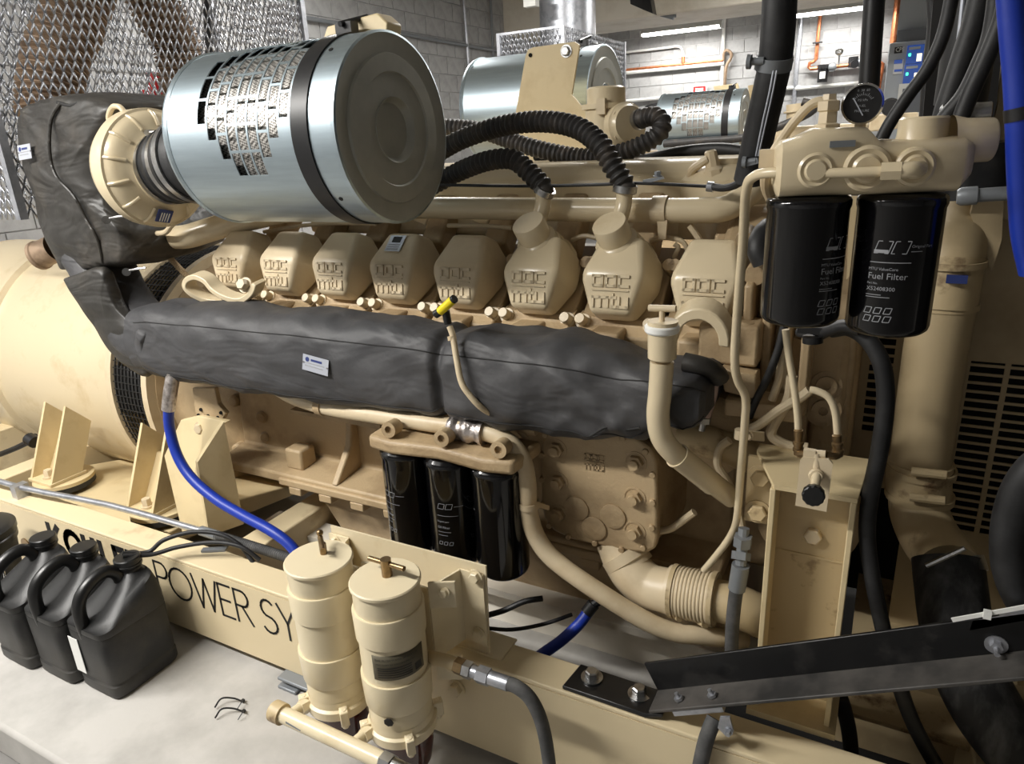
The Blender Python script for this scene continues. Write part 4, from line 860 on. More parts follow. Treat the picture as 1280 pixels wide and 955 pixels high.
# beige filler neck and pump behind
t = thing('water_neck', 'round beige capped neck standing on the engine top', 'neck', A(758, 190, 2.45))
obj('body', MB().lathe(A(758, 195, 2.45), (0, 0, 1), [(0, .072), (.155, .072), (.155, .084), (.172, .084), (.172, .066), (.22, .066), (.226, .058), (.226, 0)], 36, False), 'beige_gloss', t)
obj('tab', MB().box(A(752, 133, 2.37), (.03, .02, .05)), 'beige', t)
obj('flange', MB().lathe(A(778, 158, 2.42), (.8, -.6, .1), [(0, .075), (.03, .075), (.035, .068), (.05, .06), (.05, 0)], 28, False), 'beige_gloss', t)
for a in range(5):
    u, v, n2 = basis((.8, -.6, .1)); d = u*math.cos(a*1.256)+v*math.sin(a*1.256)
    obj('bolt', MB().bolt(A(778, 158, 2.42)+n2*.03+d*.062, n2, .008, .01), 'beige', t)
# far genset, seen past the front one
t = thing('far_engine', 'beige diesel engine of the far genset standing behind the front one', 'engine', (-1.2, 7.0, 0))
obj('block', MB().prism([(-2.3, 6.45, .3), (-2.3, 6.4, 1.0), (-2.3, 6.75, 1.5), (-2.3, 7.3, 1.5), (-2.3, 7.6, 1.0), (-2.3, 7.6, .3)], (2.2, 0, 0)), 'beige_cast', t, bev=.02)
obj('plenum', MB().bb(-2.0, -.3, 6.8, 7.25, 1.45, 1.66), 'beige', t, bev=.03)
for x in CX: obj('valve_cover', MB().add([v+V((0, 4.65, 0)) for v in cover_mb(x).v], cover_mb(x).f), 'beige', t, bev=.012)
obj('fuel_head', MB().prism([A(1087, 152, 5.9), A(1092, 143, 5.9), A(1148, 140, 5.9), A(1150, 158, 5.9), A(1085, 165, 5.9)], (0, .15, 0)), 'beige', t, bev=.01)
obj('filter_plate', MB().prism([A(892, 108, 6.35), A(922, 104, 6.35), A(924, 112, 6.35), A(893, 118, 6.35)], (0, .02, 0)), 'beige_plate', t)
obj('rear_plate', MB().prism([A(935, 107, 7.9), A(952, 104, 7.9), A(948, 150, 7.9), A(938, 150, 7.9)], (0, .02, 0)), 'beige_plate', t)
obj('hose', MB().tube([A(800, 150, 6.3), A(812, 140, 6.3), A(825, 138, 6.3), A(838, 145, 6.3)], .06, 12, 4), 'rubber', t)
obj('breather_hose', MB().tube([A(830, 180, 5.95), A(880, 176, 5.95), A(930, 172, 5.95), A(975, 158, 5.95), A(1010, 142, 5.95), A(1018, 132, 5.95), A(1003, 127, 5.95)], .03, 12, 5), 'corrugated', t)
obj('neck', MB().cyl(A(994, 150, 6.6), A(994, 130, 6.6), .07, 20).cyl(A(994, 138, 6.6), A(994, 140, 6.6), .09, 20), 'beige', t)
gg = obj('gauge', MB().lathe(A(1113, 134, 5.85), (0.1, -1, .1), [(-.04, .05), (0, .06), (.01, .06), (.01, .05)], 24), 'chrome', t)
obj('dial', MB().lathe(A(1113, 134, 5.838), (0.1, -1, .1), [(0, .05), (.004, .049), (.004, 0)], 24, False), 'ink', gg)
struct('floor_pad_far', MB().bb(-6, 3.2, 5.4, 8.9, FZ, .3), 'concrete', 'pale concrete pad under the far genset')
# ================================================================== OIL FILTERS
def cyl_map(c, ax_u, ax_v, r, up):
    """(arc length, height) on an upright cylinder; angle 0 looks along ax_u"""
    return lambda x, y: V(c)+(V(ax_u)*math.cos(x/r)+V(ax_v)*math.sin(x/r))*(r+.0006)+V(up)*y
def print_block(parent, c, r, ang, items, m='ink_grey'):
    """items: (text, size, x, y) printed on a cylinder about z; ang = azimuth of the text middle"""
    d = V((math.cos(ang), math.sin(ang), 0)); e = V((-math.sin(ang), math.cos(ang), 0)); f = cyl_map(c, d, e, r, (0, 0, 1))
    for it in items:
        mb = MB()
        if it[0] == '_': x, y, w_, h_ = it[1:]; n = 8; mb.add([f(x+w_*i/n, y+h_*j) for i in range(n+1) for j in (0, 1)], [[2*i, 2*i+2, 2*i+3, 2*i+1] for i in range(n)])
        elif it[0] == 'box':
            x, y, w_, h_ = it[1:]; s_ = h_*.3; t_ = .0012
            for (x0, y0, x1, y1) in ((x, y, x+w_, y), (x+s_, y+h_, x+w_+s_, y+h_), (x, y, x+s_, y+h_), (x+w_, y, x+w_+s_, y+h_)):
                if y0 == y1: mb.add([f(x0, y0-t_/2), f(x1, y1-t_/2), f(x1, y1+t_/2), f(x0, y0+t_/2)], [[0, 1, 2, 3]])
                else: mb.add([f(x0-t_/2, y0), f(x0+t_/2, y0), f(x1+t_/2, y1), f(x1-t_/2, y1)], [[0, 1, 2, 3]])
        else: text_mesh(it[0], it[1], lambda x, y, it=it: f(it[2]+x, it[3]+y), mb)
        obj('print', mb, m, parent)
LBL = [('box', -.025, .20, .018, .016), ('box', -.002, .20, .018, .016), ('_', .024, .207, .026, .0012), ('_', -.028, .178, .062, .0012), ('Original part', .007, -.03, .158)]
OFL = ['black spin-on oil filter under the header, nearest the flywheel', 'black spin-on oil filter in the middle of the three under the header', 'black spin-on oil filter beside the round coolant pipe bend']
for i, x in enumerate((-1.193, -1.038, -.883)):
    t = thing('oil_filter', OFL[i], 'oil filter', (x, 1.495, .497), 'oil filters under the header')
    b = obj('can', MB().lathe((x, 1.495, .497), (0, 0, 1), [(0, .058), (.002, .064), (.010, .071), (.02, .074), (.31, .074), (.318, .076), (.328, .076), (.333, .072), (.341, .066)], 48), 'black_gloss', t, ang=50)
    obj('base_ring', MB().lathe((x, 1.495, .497), (0, 0, 1), [(.0, .058), (-.002, .045), (.006, .03), (.006, 0)], 48, False), 'black_gloss', t)
    ang = math.atan2(-1.495, -x)-(.95, .35, 2.0)[i]
    print_block(b, (x, 1.495, .497), .074, ang, LBL+[('Oil Filter', .0105, -.03, .138), ('_', -.03, .126, .04, .0012), ('_', -.03, .115, .03, .0012), ('box', -.03, .085, .010, .010), ('box', -.014, .085, .010, .010), ('box', .002, .085, .010, .010)])
# ================================================================== FUEL FILTER MODULE
E1 = V((.128, .030, 0)).normalized(); F1 = V((-E1.y, E1.x, 0)); F1 = -F1 if F1.y > 0 else F1     # along the pair, and its aisle-facing side
FL, FR = V((-.124, 1.21, 1.356)), V((.004, 1.24, 1.343)); HZ0, HZ1 = 1.558, 1.648
t = FH = thing('fuel_filter_housing', 'beige cast fuel filter head with gauge above two black filters', 'filter head', V((-.07, 1.31, HZ0)))
def hp(a, b, z): o = FL.lerp(FR, .5); return V((o.x, o.y, 0))+E1*a+F1*b+V((0, 0, z))
def hring(a, w0, w1, z0, z1, n=24, e=.45):
    out = []
    for j in range(n):
        q = 2*math.pi*j/n; ca, sa = math.cos(q), math.sin(q)
        out.append(hp(a, math.copysign(abs(ca)**e, ca)*w0, (z0+z1)/2+math.copysign(abs(sa)**e, sa)*(z1-z0)/2))
    return out
obj('casting', MB().loft([hring(-.120, .040, 0, HZ0+.015, HZ1-.02), hring(-.114, .056, 0, HZ0, HZ1-.008), hring(-.09, .060, 0, HZ0, HZ1-.002), hring(-.070, .060, 0, HZ0, HZ1+.008), hring(-.0, .058, 0, HZ0, HZ1+.006), hring(.018, .054, 0, HZ0, HZ1-.012), hring(.06, .054, 0, HZ0, HZ1-.014), hring(.125, .058, 0, HZ0+.002, HZ1-.012), hring(.140, .045, 0, HZ0+.02, HZ1-.02)]), 'beige_gloss', t, ang=50)
for px, r in ((1018, .022), (1084, .028), (1147, .023)):
    a = (A(px, 207, 1.17)-hp(0, 0, 0)).dot(E1); p = hp(a, .050, 1.597)
    obj('boss', MB().lathe(p, F1, [(0, r*1.2), (.010, r*1.15), (.013, r*.98), (.011, r*.75), (.015, r*.6), (.015, 0)], 32, False), 'beige_gloss', t)
obj('turret', MB().lathe(hp(.082, .0, HZ1-.03), (0, 0, 1), [(0, .040), (.02, .034), (.043, .033), (.046, .030), (.046, 0)], 28, False), 'beige_gloss', t)
obj('end_port', MB().lathe(hp(.115, .01, 1.628), E1, [(0, .036), (.02, .031), (.052, .030), (.055, .028), (.055, .018), (.045, .018), (.045, 0)], 28, False), 'beige_gloss', t)
obj('plate', MB().prism([hp(-.052, .0595, 1.628), hp(-.018, .0585, 1.628), hp(-.018, .0585, 1.637), hp(-.052, .0595, 1.637)], F1*.003), 'grey_metal', t)
# gauge
gp = A(1078, 130, 1.235); gd = (V(CAM)-gp).normalized()
t = thing('pressure_gauge', 'round black-faced pressure gauge with chrome bezel on the fuel head', 'gauge', gp-V((0, 0, .04)))
obj('case', MB().lathe(gp-gd*.03, gd, [(0, .026), (.004, .025), (.03, .025)], 40), 'black_strap', t)
obj('bezel', MB().lathe(gp, gd, [(-.006, .025), (-.004, .0292), (.004, .0288), (.006, .0262), (.003, .025)], 48, False), 'chrome', t)
dl = obj('dial', MB().lathe(gp+gd*.001, gd, [(0, .026), (.0005, 0)], 40, False), 'ink', t)
gu = V((0, 0, 1)).cross(gd).normalized(); gv = gd.cross(gu).normalized()
g2 = gp+gd*.0025
mb = MB()
for k in range(13):
    a = math.radians(150-10*k*1.0); d = gu*math.cos(a)+gv*math.sin(a); mb.bar(g2+d*.012+gv*.0, g2+d*(.0145 if k % 3 else .0165), .0007, .0005, gd)
obj('scale', mb, 'ink_grey', dl, kind='stuff')
for i, (s_, b) in enumerate((('0  30  60', .0175), ('PSI kPa', .004), ('FUEL', -.004), ('PRESSURE', -.011))):
    tm = MB(); text_mesh(s_, .0046, lambda x, y, b=b: g2+gu*x+gv*(y+b), tm, 'CENTER'); obj('lettering', tm, 'ink_grey', dl)
obj('needle', MB().bar(g2+gd*.002-gv*.016+gu*.002, g2+gd*.002+gv*.009-gu*.013, .0016, .0008, gd), 'label', dl)
obj('stem', MB().cyl(gp-gd*.015-V((0, 0, .028)), V(gp-gd*.015-V((0, 0, .045))), .008, 12).cyl(gp-gd*.015-V((0, 0, .036)), gp-gd*.015-V((0, 0, .045)), .014, 6), 'beige', t)
# sender with small hose
t = thing('fuel_sender', 'beige threaded sender with a small hose bending off the fuel head', 'sender', A(1033, 166, 1.23))
obj('body', MB().lathe(A(1033, 166, 1.23), (0, 0, 1), [(0, .020), (.012, .020), (.014, .0145), (.03, .014), (.032, .017), (.045, .017), (.047, .011), (.055, .010)], 6), 'beige', t)
obj('hose', MB().tube([A(1032, 129, 1.23), A(1024, 127, 1.23), A(1010, 134, 1.23), A(990, 156, 1.23), A(972, 182, 1.22), A(966, 192, 1.22)], .0075, 10, 5), 'beige', t)
obj('cap', MB().cyl(A(1032, 133, 1.23), A(1033, 126, 1.23), .009, 10), 'orange', t)
obj('elbow', MB().box(A(962, 198, 1.22), (.028, .025, .028)).cyl(A(966, 195, 1.22), A(984, 193, 1.22), .011, 8).tube([A(961, 203, 1.23), A(958, 230, 1.26), A(965, 250, 1.3), A(972, 258, 1.34)], .010, 10, 4), 'beige', t)
# the two fuel filters
for i, (c, lab) in enumerate(((FL, 'black spin-on fuel filter on the engine side of the fuel head'), (FR, 'black spin-on fuel filter with white printing at the outer end of the head'))):
    t = thing('fuel_filter', lab, 'fuel filter', c, 'fuel filters under the head'); hh = HZ0-c.z
    b = obj('can', MB().lathe(c, (0, 0, 1), [(0, .047), (.002, .053), (.007, .0585), (.014, .0605), (hh-.022, .0605), (hh-.016, .0625), (hh-.008, .0625), (hh-.004, .060), (hh, .052)], 56), 'black_gloss', t, ang=50)
    obj('base_ring', MB().lathe(c, (0, 0, 1), [(.0, .047), (-.002, .039), (.006, .03), (.006, 0)], 40, False), 'black_gloss', t)
    ang = math.atan2(-c.y, -c.x)+(.95, -.05)[i]; f = hh/.245
    print_block(b, (c.x, c.y, c.z), .0605, ang, [('box', -.026, .150*f, .020, .018), ('_', -.026, .1505*f, .02, .005), ('box', -.002, .150*f, .020, .018), ('Original Part', .006, .024, .160*f), ('_', .024, .153*f, .016, .001), ('_', -.03, .134*f, .056, .0012),
                 ('MTU ValueCare', .0062, -.031, .121*f), ('Fuel Filter', .0135, -.031, .106*f), ('Part No.', .0045, -.031, .097*f), ('X52408300', .0085, -.031, .086*f), ('_', -.031, .078*f, .022, .001), ('_', -.031, .074*f, .034, .001)]
                + [('box', -.031+.014*k, .046*f-.013*j, .009, .009) for k in range(3) for j in range(2)])
# fuel pipe to the head
t = thing('fuel_pipe', 'thin beige fuel pipe looping from the filter head down past the engine', 'pipe', A(883, 712, 1.58))
pe = A(1102, 214, 1.155)
obj('pipe', MB().tube([pe, A(1060, 216, 1.155), A(1000, 216.5, 1.16), A(962, 216, 1.17), A(942, 221, 1.19), A(933, 238, 1.21), A(929, 300, 1.28), A(921, 400, 1.36), A(918.5, 450, 1.39), A(922, 475, 1.41), A(932, 497, 1.43), A(931, 530, 1.46), A(926, 590, 1.50), A(921, 648, 1.53), A(912, 672, 1.55), A(895, 695, 1.56), A(880, 713, 1.57)], lambda f: .0072+.0016*min(1, f*2), 14, 5), 'beige_gloss', t)
obj('nut', MB().cyl(A(1101, 214, 1.155), A(1127, 213, 1.155), .0135, 6), 'beige_gloss', t)
obj('elbow', MB().tube([A(1127, 213, 1.155), A(1143, 212, 1.157), A(1149, 211, 1.18)], .0115, 12, 3), 'beige_gloss', t)
obj('clip', MB().cyl(A(926, 537, 1.5), A(925, 548, 1.5), .013, 14).prism([A(928, 538, 1.51), A(955, 541, 1.55), A(955, 552, 1.55), A(928, 549, 1.51)], (0, .006, 0)).bolt(A(936, 545, 1.51), (0, -1, .2), .008, .012), 'beige', t)
# ================================================================== FUEL/WATER SEPARATORS
d0, d1 = A(347, 890, .962), A(478, 951, .962)
RYc = 1.10; RAC = [(-1.192, 'left'), (-.982, 'right')]
SL = ['tall beige fuel water separator with a small vent cock on its lid', 'tall beige fuel water separator with brass T handle and nameplate']
for i, (x, _) in enumerate(RAC):
    zt = .690; c = V((x, RYc, 0)); t = thing('fuel_separator', SL[i], 'fuel separator', (x, RYc, .15))
    def L(p, m='beige_canister', nm='body', seg=56, par=t, **k): return obj(nm, MB().lathe(c, (0, 0, 1), p, seg, k.pop('caps', True)), m, par, **k)
    ld = L([(zt-.012, .083), (zt-.009, .086), (zt-.003, .086), (zt, .083)], nm='lid')
    L([(zt-.20, .080), (zt-.075, .081), (zt-.012, .081)], nm='upper_body')
    L([(zt-.150, .0815), (zt-.146, .086), (zt-.072, .0875), (zt-.068, .086), (zt-.068, .081)], nm='upper_collar', caps=False)
    L([(zt-.30, .0815), (zt-.15, .0815)], nm='middle_body')
    L([(zt-.345, .0815), (zt-.340, .085), (zt-.262, .0875), (zt-.255, .087), (zt-.255, .081)], nm='lower_collar', caps=False)
    L([(zt-.42, .080), (zt-.30, .0805)], nm='lower_body')
    fg = L([(zt-.442, .080), (zt-.440, .088), (zt-.415, .089), (zt-.410, .082), (zt-.39, .081)], nm='bowl_ring', caps=False)
    for k in range(4):
        a = math.radians(-112+90*k-20); d = V((math.cos(a), math.sin(a), 0))
        obj('lug', MB().box(c+d*.092+V((0, 0, zt-.424)), (.030, .022, .045), Matrix.Rotation(a, 3, 'Z')).cyl(c+d*.094+V((0, 0, zt-.40)), c+d*.094+V((0, 0, zt-.458)), .009, 10), 'beige_canister', fg, bev=.004)
    L([(zt-.565, .0), (zt-.563, .045), (zt-.548, .066), (zt-.50, .074), (zt-.434, .077)], 'fluid', 'bowl', caps=False)
    if i == 0:
        obj('vent_cock', MB().cyl(c+V((.0, .02, zt)), c+V((.0, .02, zt+.03)), .009, 8).cyl(c+V((-.02, .035, zt+.035)), c+V((.02, .0, zt+.026)), .007, 8).ball(c+V((-.022, .038, zt+.045)), .009), 'brass', ld)
    else:
        obj('handle_post', MB().cyl(c+V((0, .01, zt)), c+V((0, .01, zt+.045)), .013, 16), 'brass', ld)
        obj('handle_bar', MB().cyl(c+V((-.055, .015, zt+.030)), c+V((.055, .008, zt+.034)), .0065, 12), 'brass', ld)
        npm = MB(); ph0 = math.atan2(-RYc, -x)+.12; f = cyl_map(c, (math.cos(ph0), math.sin(ph0), 0), (-math.sin(ph0), math.cos(ph0), 0), .0822, (0, 0, 1))
        nx = 20; W_ = .135
        npm.add([f(-W_/2+W_*k/nx, z) for k in range(nx+1) for z in (zt-.232, zt-.162)], [[2*k, 2*k+2, 2*k+3, 2*k+1] for k in range(nx)])
        npo = obj('nameplate', npm, 'plate_text', t); solid(npo, .001)
        f2 = cyl_map(c, (math.cos(ph0), math.sin(ph0), 0), (-math.sin(ph0), math.cos(ph0), 0), .0830, (0, 0, 1))
        for s_, sz, u0, z in (('FUEL FILTER/WATER SEPARATOR', .0078, -.060, zt-.176), ('MAX. FLOW 300 GPH (1363 LPH) MAX', .0062, -.058, zt-.188)):
            tm = MB(); text_mesh(s_, sz, lambda a, b, u0=u0, z=z: f2(u0+a*.93, z+b), tm); obj('lettering', tm, 'ink', npo)
        for k in range(5):
            z = zt-.198-.0065*k; obj('text_line', MB().add([f2(-.056+.085*q/10, z+h_) for q in range(11) for h_ in (0, .0025)], [[2*q, 2*q+2, 2*q+3, 2*q+1] for q in range(10)]), 'ink', npo)
        obj('logo_box', MB().add([f2(.038+.02*q/4, zt-.225+h_) for q in range(5) for h_ in (0, .02)], [[2*q, 2*q+2, 2*q+3, 2*q+1] for q in range(4)]), 'ink', npo)
        obj('chip', MB().lathe(c+V((math.cos(-1.25), math.sin(-1.25), 0))*.0862+V((0, 0, zt-.355)), V((math.cos(-1.25), math.sin(-1.25), 0)), [(0, .013), (.0015, .011), (.0016, 0)], 7, False), 'ink', t)
    q = c+V((0.0, -.088, zt-.475))
    pq = d0.lerp(d1, (x-.055-d0.x)/(d1.x-d0.x)); p0_ = c+V((-.045, -.06, zt-.425))
    obj('drain_tee', MB().tube([p0_, p0_.lerp(pq, .5)+V((0, 0, .004)), pq], .0125, 12, 3).cyl(p0_.lerp(pq, .2), p0_.lerp(pq, .5), .019, 6), 'beige_canister', t)
    for zz in (.62, .40): obj('mount_ear', MB().prism([V((x+.070, RYc+.07, zz-.045)), V((x+.070, RYc+.07, zz+.03)), V((x+.13, RYc+.10, zz+.03)), V((x+.13, RYc+.10, zz-.045))], (0, .008, 0)).bolt((x+.105, RYc+.088, zz), (.2, -1, .2), .012, .014), 'beige_canister', t, bev=.003)
# drain manifold pipe below them
t = thing('drain_manifold', 'beige drain pipe with rusty end cap under the separators', 'pipe', d0)
obj('pipe', MB().cyl(d0, d1, .0205, 20), 'beige_canister', t)
obj('end_cap', MB().lathe(d0, d0-d1, [(-.02, .0205), (-.02, .0275), (.012, .0275), (.016, .024), (.016, 0)], 20, False), 'beige_worn', t)
obj('fitting', MB().cyl(d1, d1+(d1-d0).normalized()*.03, .025, 6).cyl(d1+(d1-d0).normalized()*.03, d1+(d1-d0).normalized()*.09, .019, 14), 'steel', t)
obj('scuff', MB().prism([d0+V((.05, -.0195, .008)), d0+V((.10, -.0195, .001)), d0+V((.10, -.0200, -.002)), d0+V((.05, -.0200, .003))], (0, -.001, 0)), 'grey_metal', t)
# bracket that carries them
t = thing('separator_bracket', 'beige steel bracket plate bolted to the skid behind the separators', 'bracket', (-1.1, 1.32, RT))
obj('plate', MB().prism([A(a, b, 1.315) for a, b in ((413, 657), (607, 708), (612, 824), (430, 770))], (0, .006, 0)), 'beige_canister', t)
obj('foot', MB().bb(-1.34, -.80, 1.31, 1.40, RT, RT+.006), 'beige_canister', t)
zc = [A(607, 708, 1.315).x-.004]
x9 = A(604, 720, 1.31).x
sec = [(x9, 1.309), (x9-.07, 1.309), (x9-.10, 1.205), (x9-.42, 1.205), (x9-.45, 1.309), (x9-.52, 1.309)]
zz0, zz1 = .385, .605; inn = [(a, b+.006) for a, b in sec][::-1]
ch = MB()
for (p0, p1) in zip(sec, sec[1:]): ch.bar(V((*p0, (zz0+zz1)/2)), V((*p1, (zz0+zz1)/2)), .006, zz1-zz0)
obj('channel', ch, 'beige_canister', t)
for (a, b) in ((595, 720), (599, 791)): obj('bolt', MB().bolt(A(a, b, 1.307), (0, -1, 0), .015, .016), 'beige_canister', t)
obj('bolt', MB().bolt(A(420, 675, 1.307), (0, -1, 0), .012, .014), 'beige_canister', t)
obj('tab', MB().prism([V((-1.36, 1.27, RT+.001)), V((-1.30, 1.24, RT+.001)), V((-1.30, 1.33, RT+.001)), V((-1.37, 1.33, RT+.001))], (0, 0, .005)).cyl((-1.335, 1.29, RT+.006), (-1.335, 1.29, RT+.008), .006, 10), 'beige_canister', t)
# outlet fitting and grey hose
t = thing('fuel_hose', 'grey fuel hose with steel fittings curving down from the separators', 'hose', A(685, 950, 1.15))
obj('elbow', MB().tube([A(538, 822, 1.16), A(548, 824, 1.15), A(560, 827, 1.15), A(572, 832, 1.15)], .017, 14, 3), 'beige_worn', t)
for a, b, r, m, s_ in (((570, 831), (580, 835), .021, 'brass', 6), ((581, 836), (590, 839), .022, 'steel', 6), ((590, 839), (598, 842), .0165, 'galv', 12), ((598, 842), (612, 847), .022, 'galv', 6), ((612, 847), (636, 855), .0175, 'galv', 18)):
    obj('fitting', MB().cyl(A(*a, 1.15), A(*b, 1.15), r, s_), m, t)
obj('hose', MB().tube([A(630, 853, 1.15), A(645, 858, 1.15), A(662, 872, 1.15), A(675, 897, 1.15), A(683, 930, 1.15), A(688, 975, 1.15), A(690, 1040, 1.15)], .0165, 16, 6), 'rubber_grey', t)
one('rail_bolt', MB().bolt((-.93, RY-.001, .235), (0, -1, 0), .02, .022), 'beige_rail', 'beige hex bolt head in the rail beside the separators', 'bolt')
one('isolator_bracket', MB().bb(-1.62, -1.54, 1.235, 1.30, .0, .012).bb(-1.62, -1.54, 1.27, 1.30, .0, .04).bb(-1.62, -1.40, 1.24, 1.34, .030, .042), 'grey_metal', 'grey steel isolator bracket under the rail by the separators', 'bracket', bev=.004)
# ================================================================== JUGS
def jug(label, off):
    x0, x1, y0, y1 = -2.25, -2.045, .962, 1.205; cx, cy = (x0+x1)/2, (y0+y1)/2; hx, hy = (x1-x0)/2, (y1-y0)/2
    t = thing('oil_jug', label, 'jug', (cx, cy, 0), 'black plastic jugs on the pad')
    def rg(z, sx, sy, dx=0, dy=0, e=.30, n=40): return [V((cx+dx+math.copysign(abs(math.cos(2*math.pi*j/n))**e, math.cos(2*math.pi*j/n))*sx, cy+dy+math.copysign(abs(math.sin(2*math.pi*j/n))**e, math.sin(2*math.pi*j/n))*sy, z)) for j in range(n)]
    def sh(ring, k, cap=9): return [V((p.x, p.y, min(cap, p.z+k*(p.y-cy)))) for p in ring]
    rings_ = [rg(.0, hx*.90, hy*.90), rg(.006, hx*.97, hy*.97), rg(.014, hx, hy), rg(.046, hx, hy), rg(.050, hx*.97, hy*.97), rg(.055, hx*.965, hy*.965), rg(.06, hx*.985, hy*.985), rg(.215, hx, hy), rg(.219, hx*.985, hy*.985), rg(.223, hx, hy), sh(rg(.252, hx*.99, hy*.99), .12),
              sh(rg(.268, hx*.95, hy*.94, 0, .004, .36), .28), sh(rg(.284, hx*.84, hy*.82, 0, .014, .45), .42), sh(rg(.292, hx*.70, hy*.66, 0, .032, .5), .40), sh(rg(.304, hx*.58, hy*.46, 0, .056, .6), .28), sh(rg(.322, hx*.50, hy*.36, 0, .070, .8), .12), rg(.340, .038, .038, 0, .076, 1), rg(.354, .036, .036, 0, .076, 1)]
    b = obj('body', MB().loft(rings_), 'plastic', t, ang=40)
    # front column that carries the handle
    hd = MB().tube([V((cx-.012, y0+.02, .20)), V((cx-.012, y0+.016, .275)), V((cx-.012, y0+.026, .318)), V((cx-.012, y0+.052, .345)), V((cx-.010, y0+.092, .364)), V((cx-.006, y0+.128, .366)), V((cx, y0+.152, .345)), V((cx, y0+.16, .31))], .0205, 16, 6)
    obj('handle', hd, 'plastic_cap', t)
    c = obj('cap', MB().lathe((cx, cy+.076, .350), (0, 0, 1), [(0, .041), (.004, .043), (.012, .043), (.013, .041), (.015, .041), (.016, .043), (.030, .042), (.033, .039), (.033, 0)], 40, False), 'plastic_cap', t)
    t.location = V(t.location)+V(off); t.scale = (1, 1, 1.07); return t
JL = ['black plastic oil jug with two black cables resting on its cap', 'black plastic oil jug standing between two other jugs', 'black plastic oil jug beside the black pail']
jg = [jug(JL[i], (-.208*i, -.021*i, 0)) for i in range(3)]
jl = MB().bb(-2.252, -2.2495, 1.0, 1.11, .08, .2)
one('jug_label', MB().bb(-2.235, -2.185, .9595, .9610, .07, .205), 'white', 'narrow white label on the side of the jug with cables', 'label')
t = thing('pail', 'black plastic pail with a wire handle beside the jugs', 'pail', AZ(-12, 735, 0))
pz = V((-2.98, 1.07, 0))
t.location = pz; LOC[t] = pz
obj('bucket', MB().lathe(pz, (0, 0, 1), [(0, .11), (.30, .135), (.30, .142), (.32, .142), (.325, .138), (.335, .146), (.355, .146), (.36, .14), (.365, .12), (.365, 0)], 48, False), 'plastic_cap', t)
obj('wire_handle', MB().tube([pz+V((.14, -.02, .28)), pz+V((.19, -.02, .30)), pz+V((.215, -.02, .26)), pz+V((.20, -.02, .20)), pz+V((.17, -.02, .17))], .004, 8, 5), 'chrome', t)
# zip ties on the pad
for i, (a, b) in enumerate(((304, 877), (305, 890))):
    p = AZ(a, b, .004)
    t = thing('zip_tie', ('black zip tie offcut lying on the pad nearer the rail', 'black zip tie offcut lying on the pad nearer the pad edge')[i], 'zip tie', p, 'zip ties on the pad')
    obj('strap', MB().tube([p, p+V((-.03, -.012, .012)), p+V((-.055, -.035, .02)), p+V((-.06, -.06, .004))], .0028, 6, 5), 'black_strap', t)
    obj('tail', MB().tube([p, p+V((.012, -.012, .016)), p+V((.012, -.034, .004))], .0016, 6, 4), 'black_strap', t)
    obj('head', MB().box(p+V((0, 0, .004)), (.009, .009, .008)), 'black_strap', t)
# ================================================================== HOSES, CONDUIT AND CABLES BY THE RAIL
t = thing('blue_hose', 'blue hose with a silver sleeve hanging below the exhaust blanket', 'hose', A(365, 690, 1.44), 'blue hoses')
obj('hose', MB().tube([A(211, 505, 1.47), A(212, 535, 1.47), A(222, 570, 1.46), A(240, 598, 1.45), A(270, 624, 1.44), A(305, 645, 1.43), A(340, 664, 1.42), A(365, 684, 1.42), A(385, 715, 1.41)], .0185, 18, 6), 'blue', t)
obj('sleeve', MB().tube([A(217, 466, 1.50), A(213, 490, 1.48), A(210.5, 512, 1.47)], .024, 16, 4), 'foil', t)
t = thing('blue_hose', 'blue hose rising to a brass fitting under the coolant pipe', 'hose', A(668, 825, 1.5), 'blue hoses')
obj('hose', MB().tube([A(640, 850, 1.45), A(672, 822, 1.48), A(700, 802, 1.52), A(722, 782, 1.55), A(736, 764, 1.58)], .0165, 16, 5), 'blue', t)
obj('fitting', MB().cyl(A(733, 766, 1.575), A(742, 755, 1.59), .019, 12).cyl(A(740, 757, 1.59), A(752, 749, 1.6), .013, 10), 'black_strap', t)
t = thing('conduit', 'grey steel conduit lying along the skid rail with a flexible end', 'conduit', (-2.5, 1.38, RT))
cz = RT+.045
obj('pipe', MB().tube([V((-3.6, 1.30, cz+.03)), V((-3.12, 1.33, cz)), V((-2.6, 1.385, cz)), V((-2.05, 1.40, cz))], .0125, 12, 3), 'galv', t)
obj('coupling', MB().cyl((-2.08, 1.40, cz), (-1.99, 1.402, cz-.002), .018, 12), 'grey_metal', t)
obj('flexible_end', MB().tube(dens([V((-2.0, 1.40, cz)), V((-1.85, 1.405, cz-.004)), V((-1.7, 1.41, cz-.01)), V((-1.5, 1.42, cz-.02))], 240), .017, 14, 1, rf=lambda L: .0165+.0013*math.sin(2*math.pi*L/.0085)), 'rubber_grey', t)
obj('clip', MB().box((-1.99, 1.372, RT+.006), (.085, .022, .008), Matrix.Rotation(.5, 3, 'Z')), 'grey_metal', t)
obj('rail_clip', MB().bb(-3.14, -3.10, 1.305, 1.36, RT, cz+.012), 'galv', t)
capz = .412
for i, (pts, lab) in enumerate((([V((-2.16, 1.155, capz+.008)), A(185, 690, 1.22), A(205, 675, 1.26), A(240, 665, 1.32), A(275, 668, 1.36), A(300, 682, 1.38), A(318, 705, 1.38)], 'upper of two black cables looping from the jug cap over the rail'),
                                ([V((-2.15, 1.15, capz+.004)), A(190, 693, 1.22), A(222, 684, 1.28), A(265, 678, 1.33), A(300, 683, 1.36), A(325, 700, 1.38)], 'lower of two black cables looping from the jug cap over the rail'))):
    one('battery_cable', MB().tube(pts, .0075, 12, 6), 'rubber', lab, 'cable', 'cables over the rail')
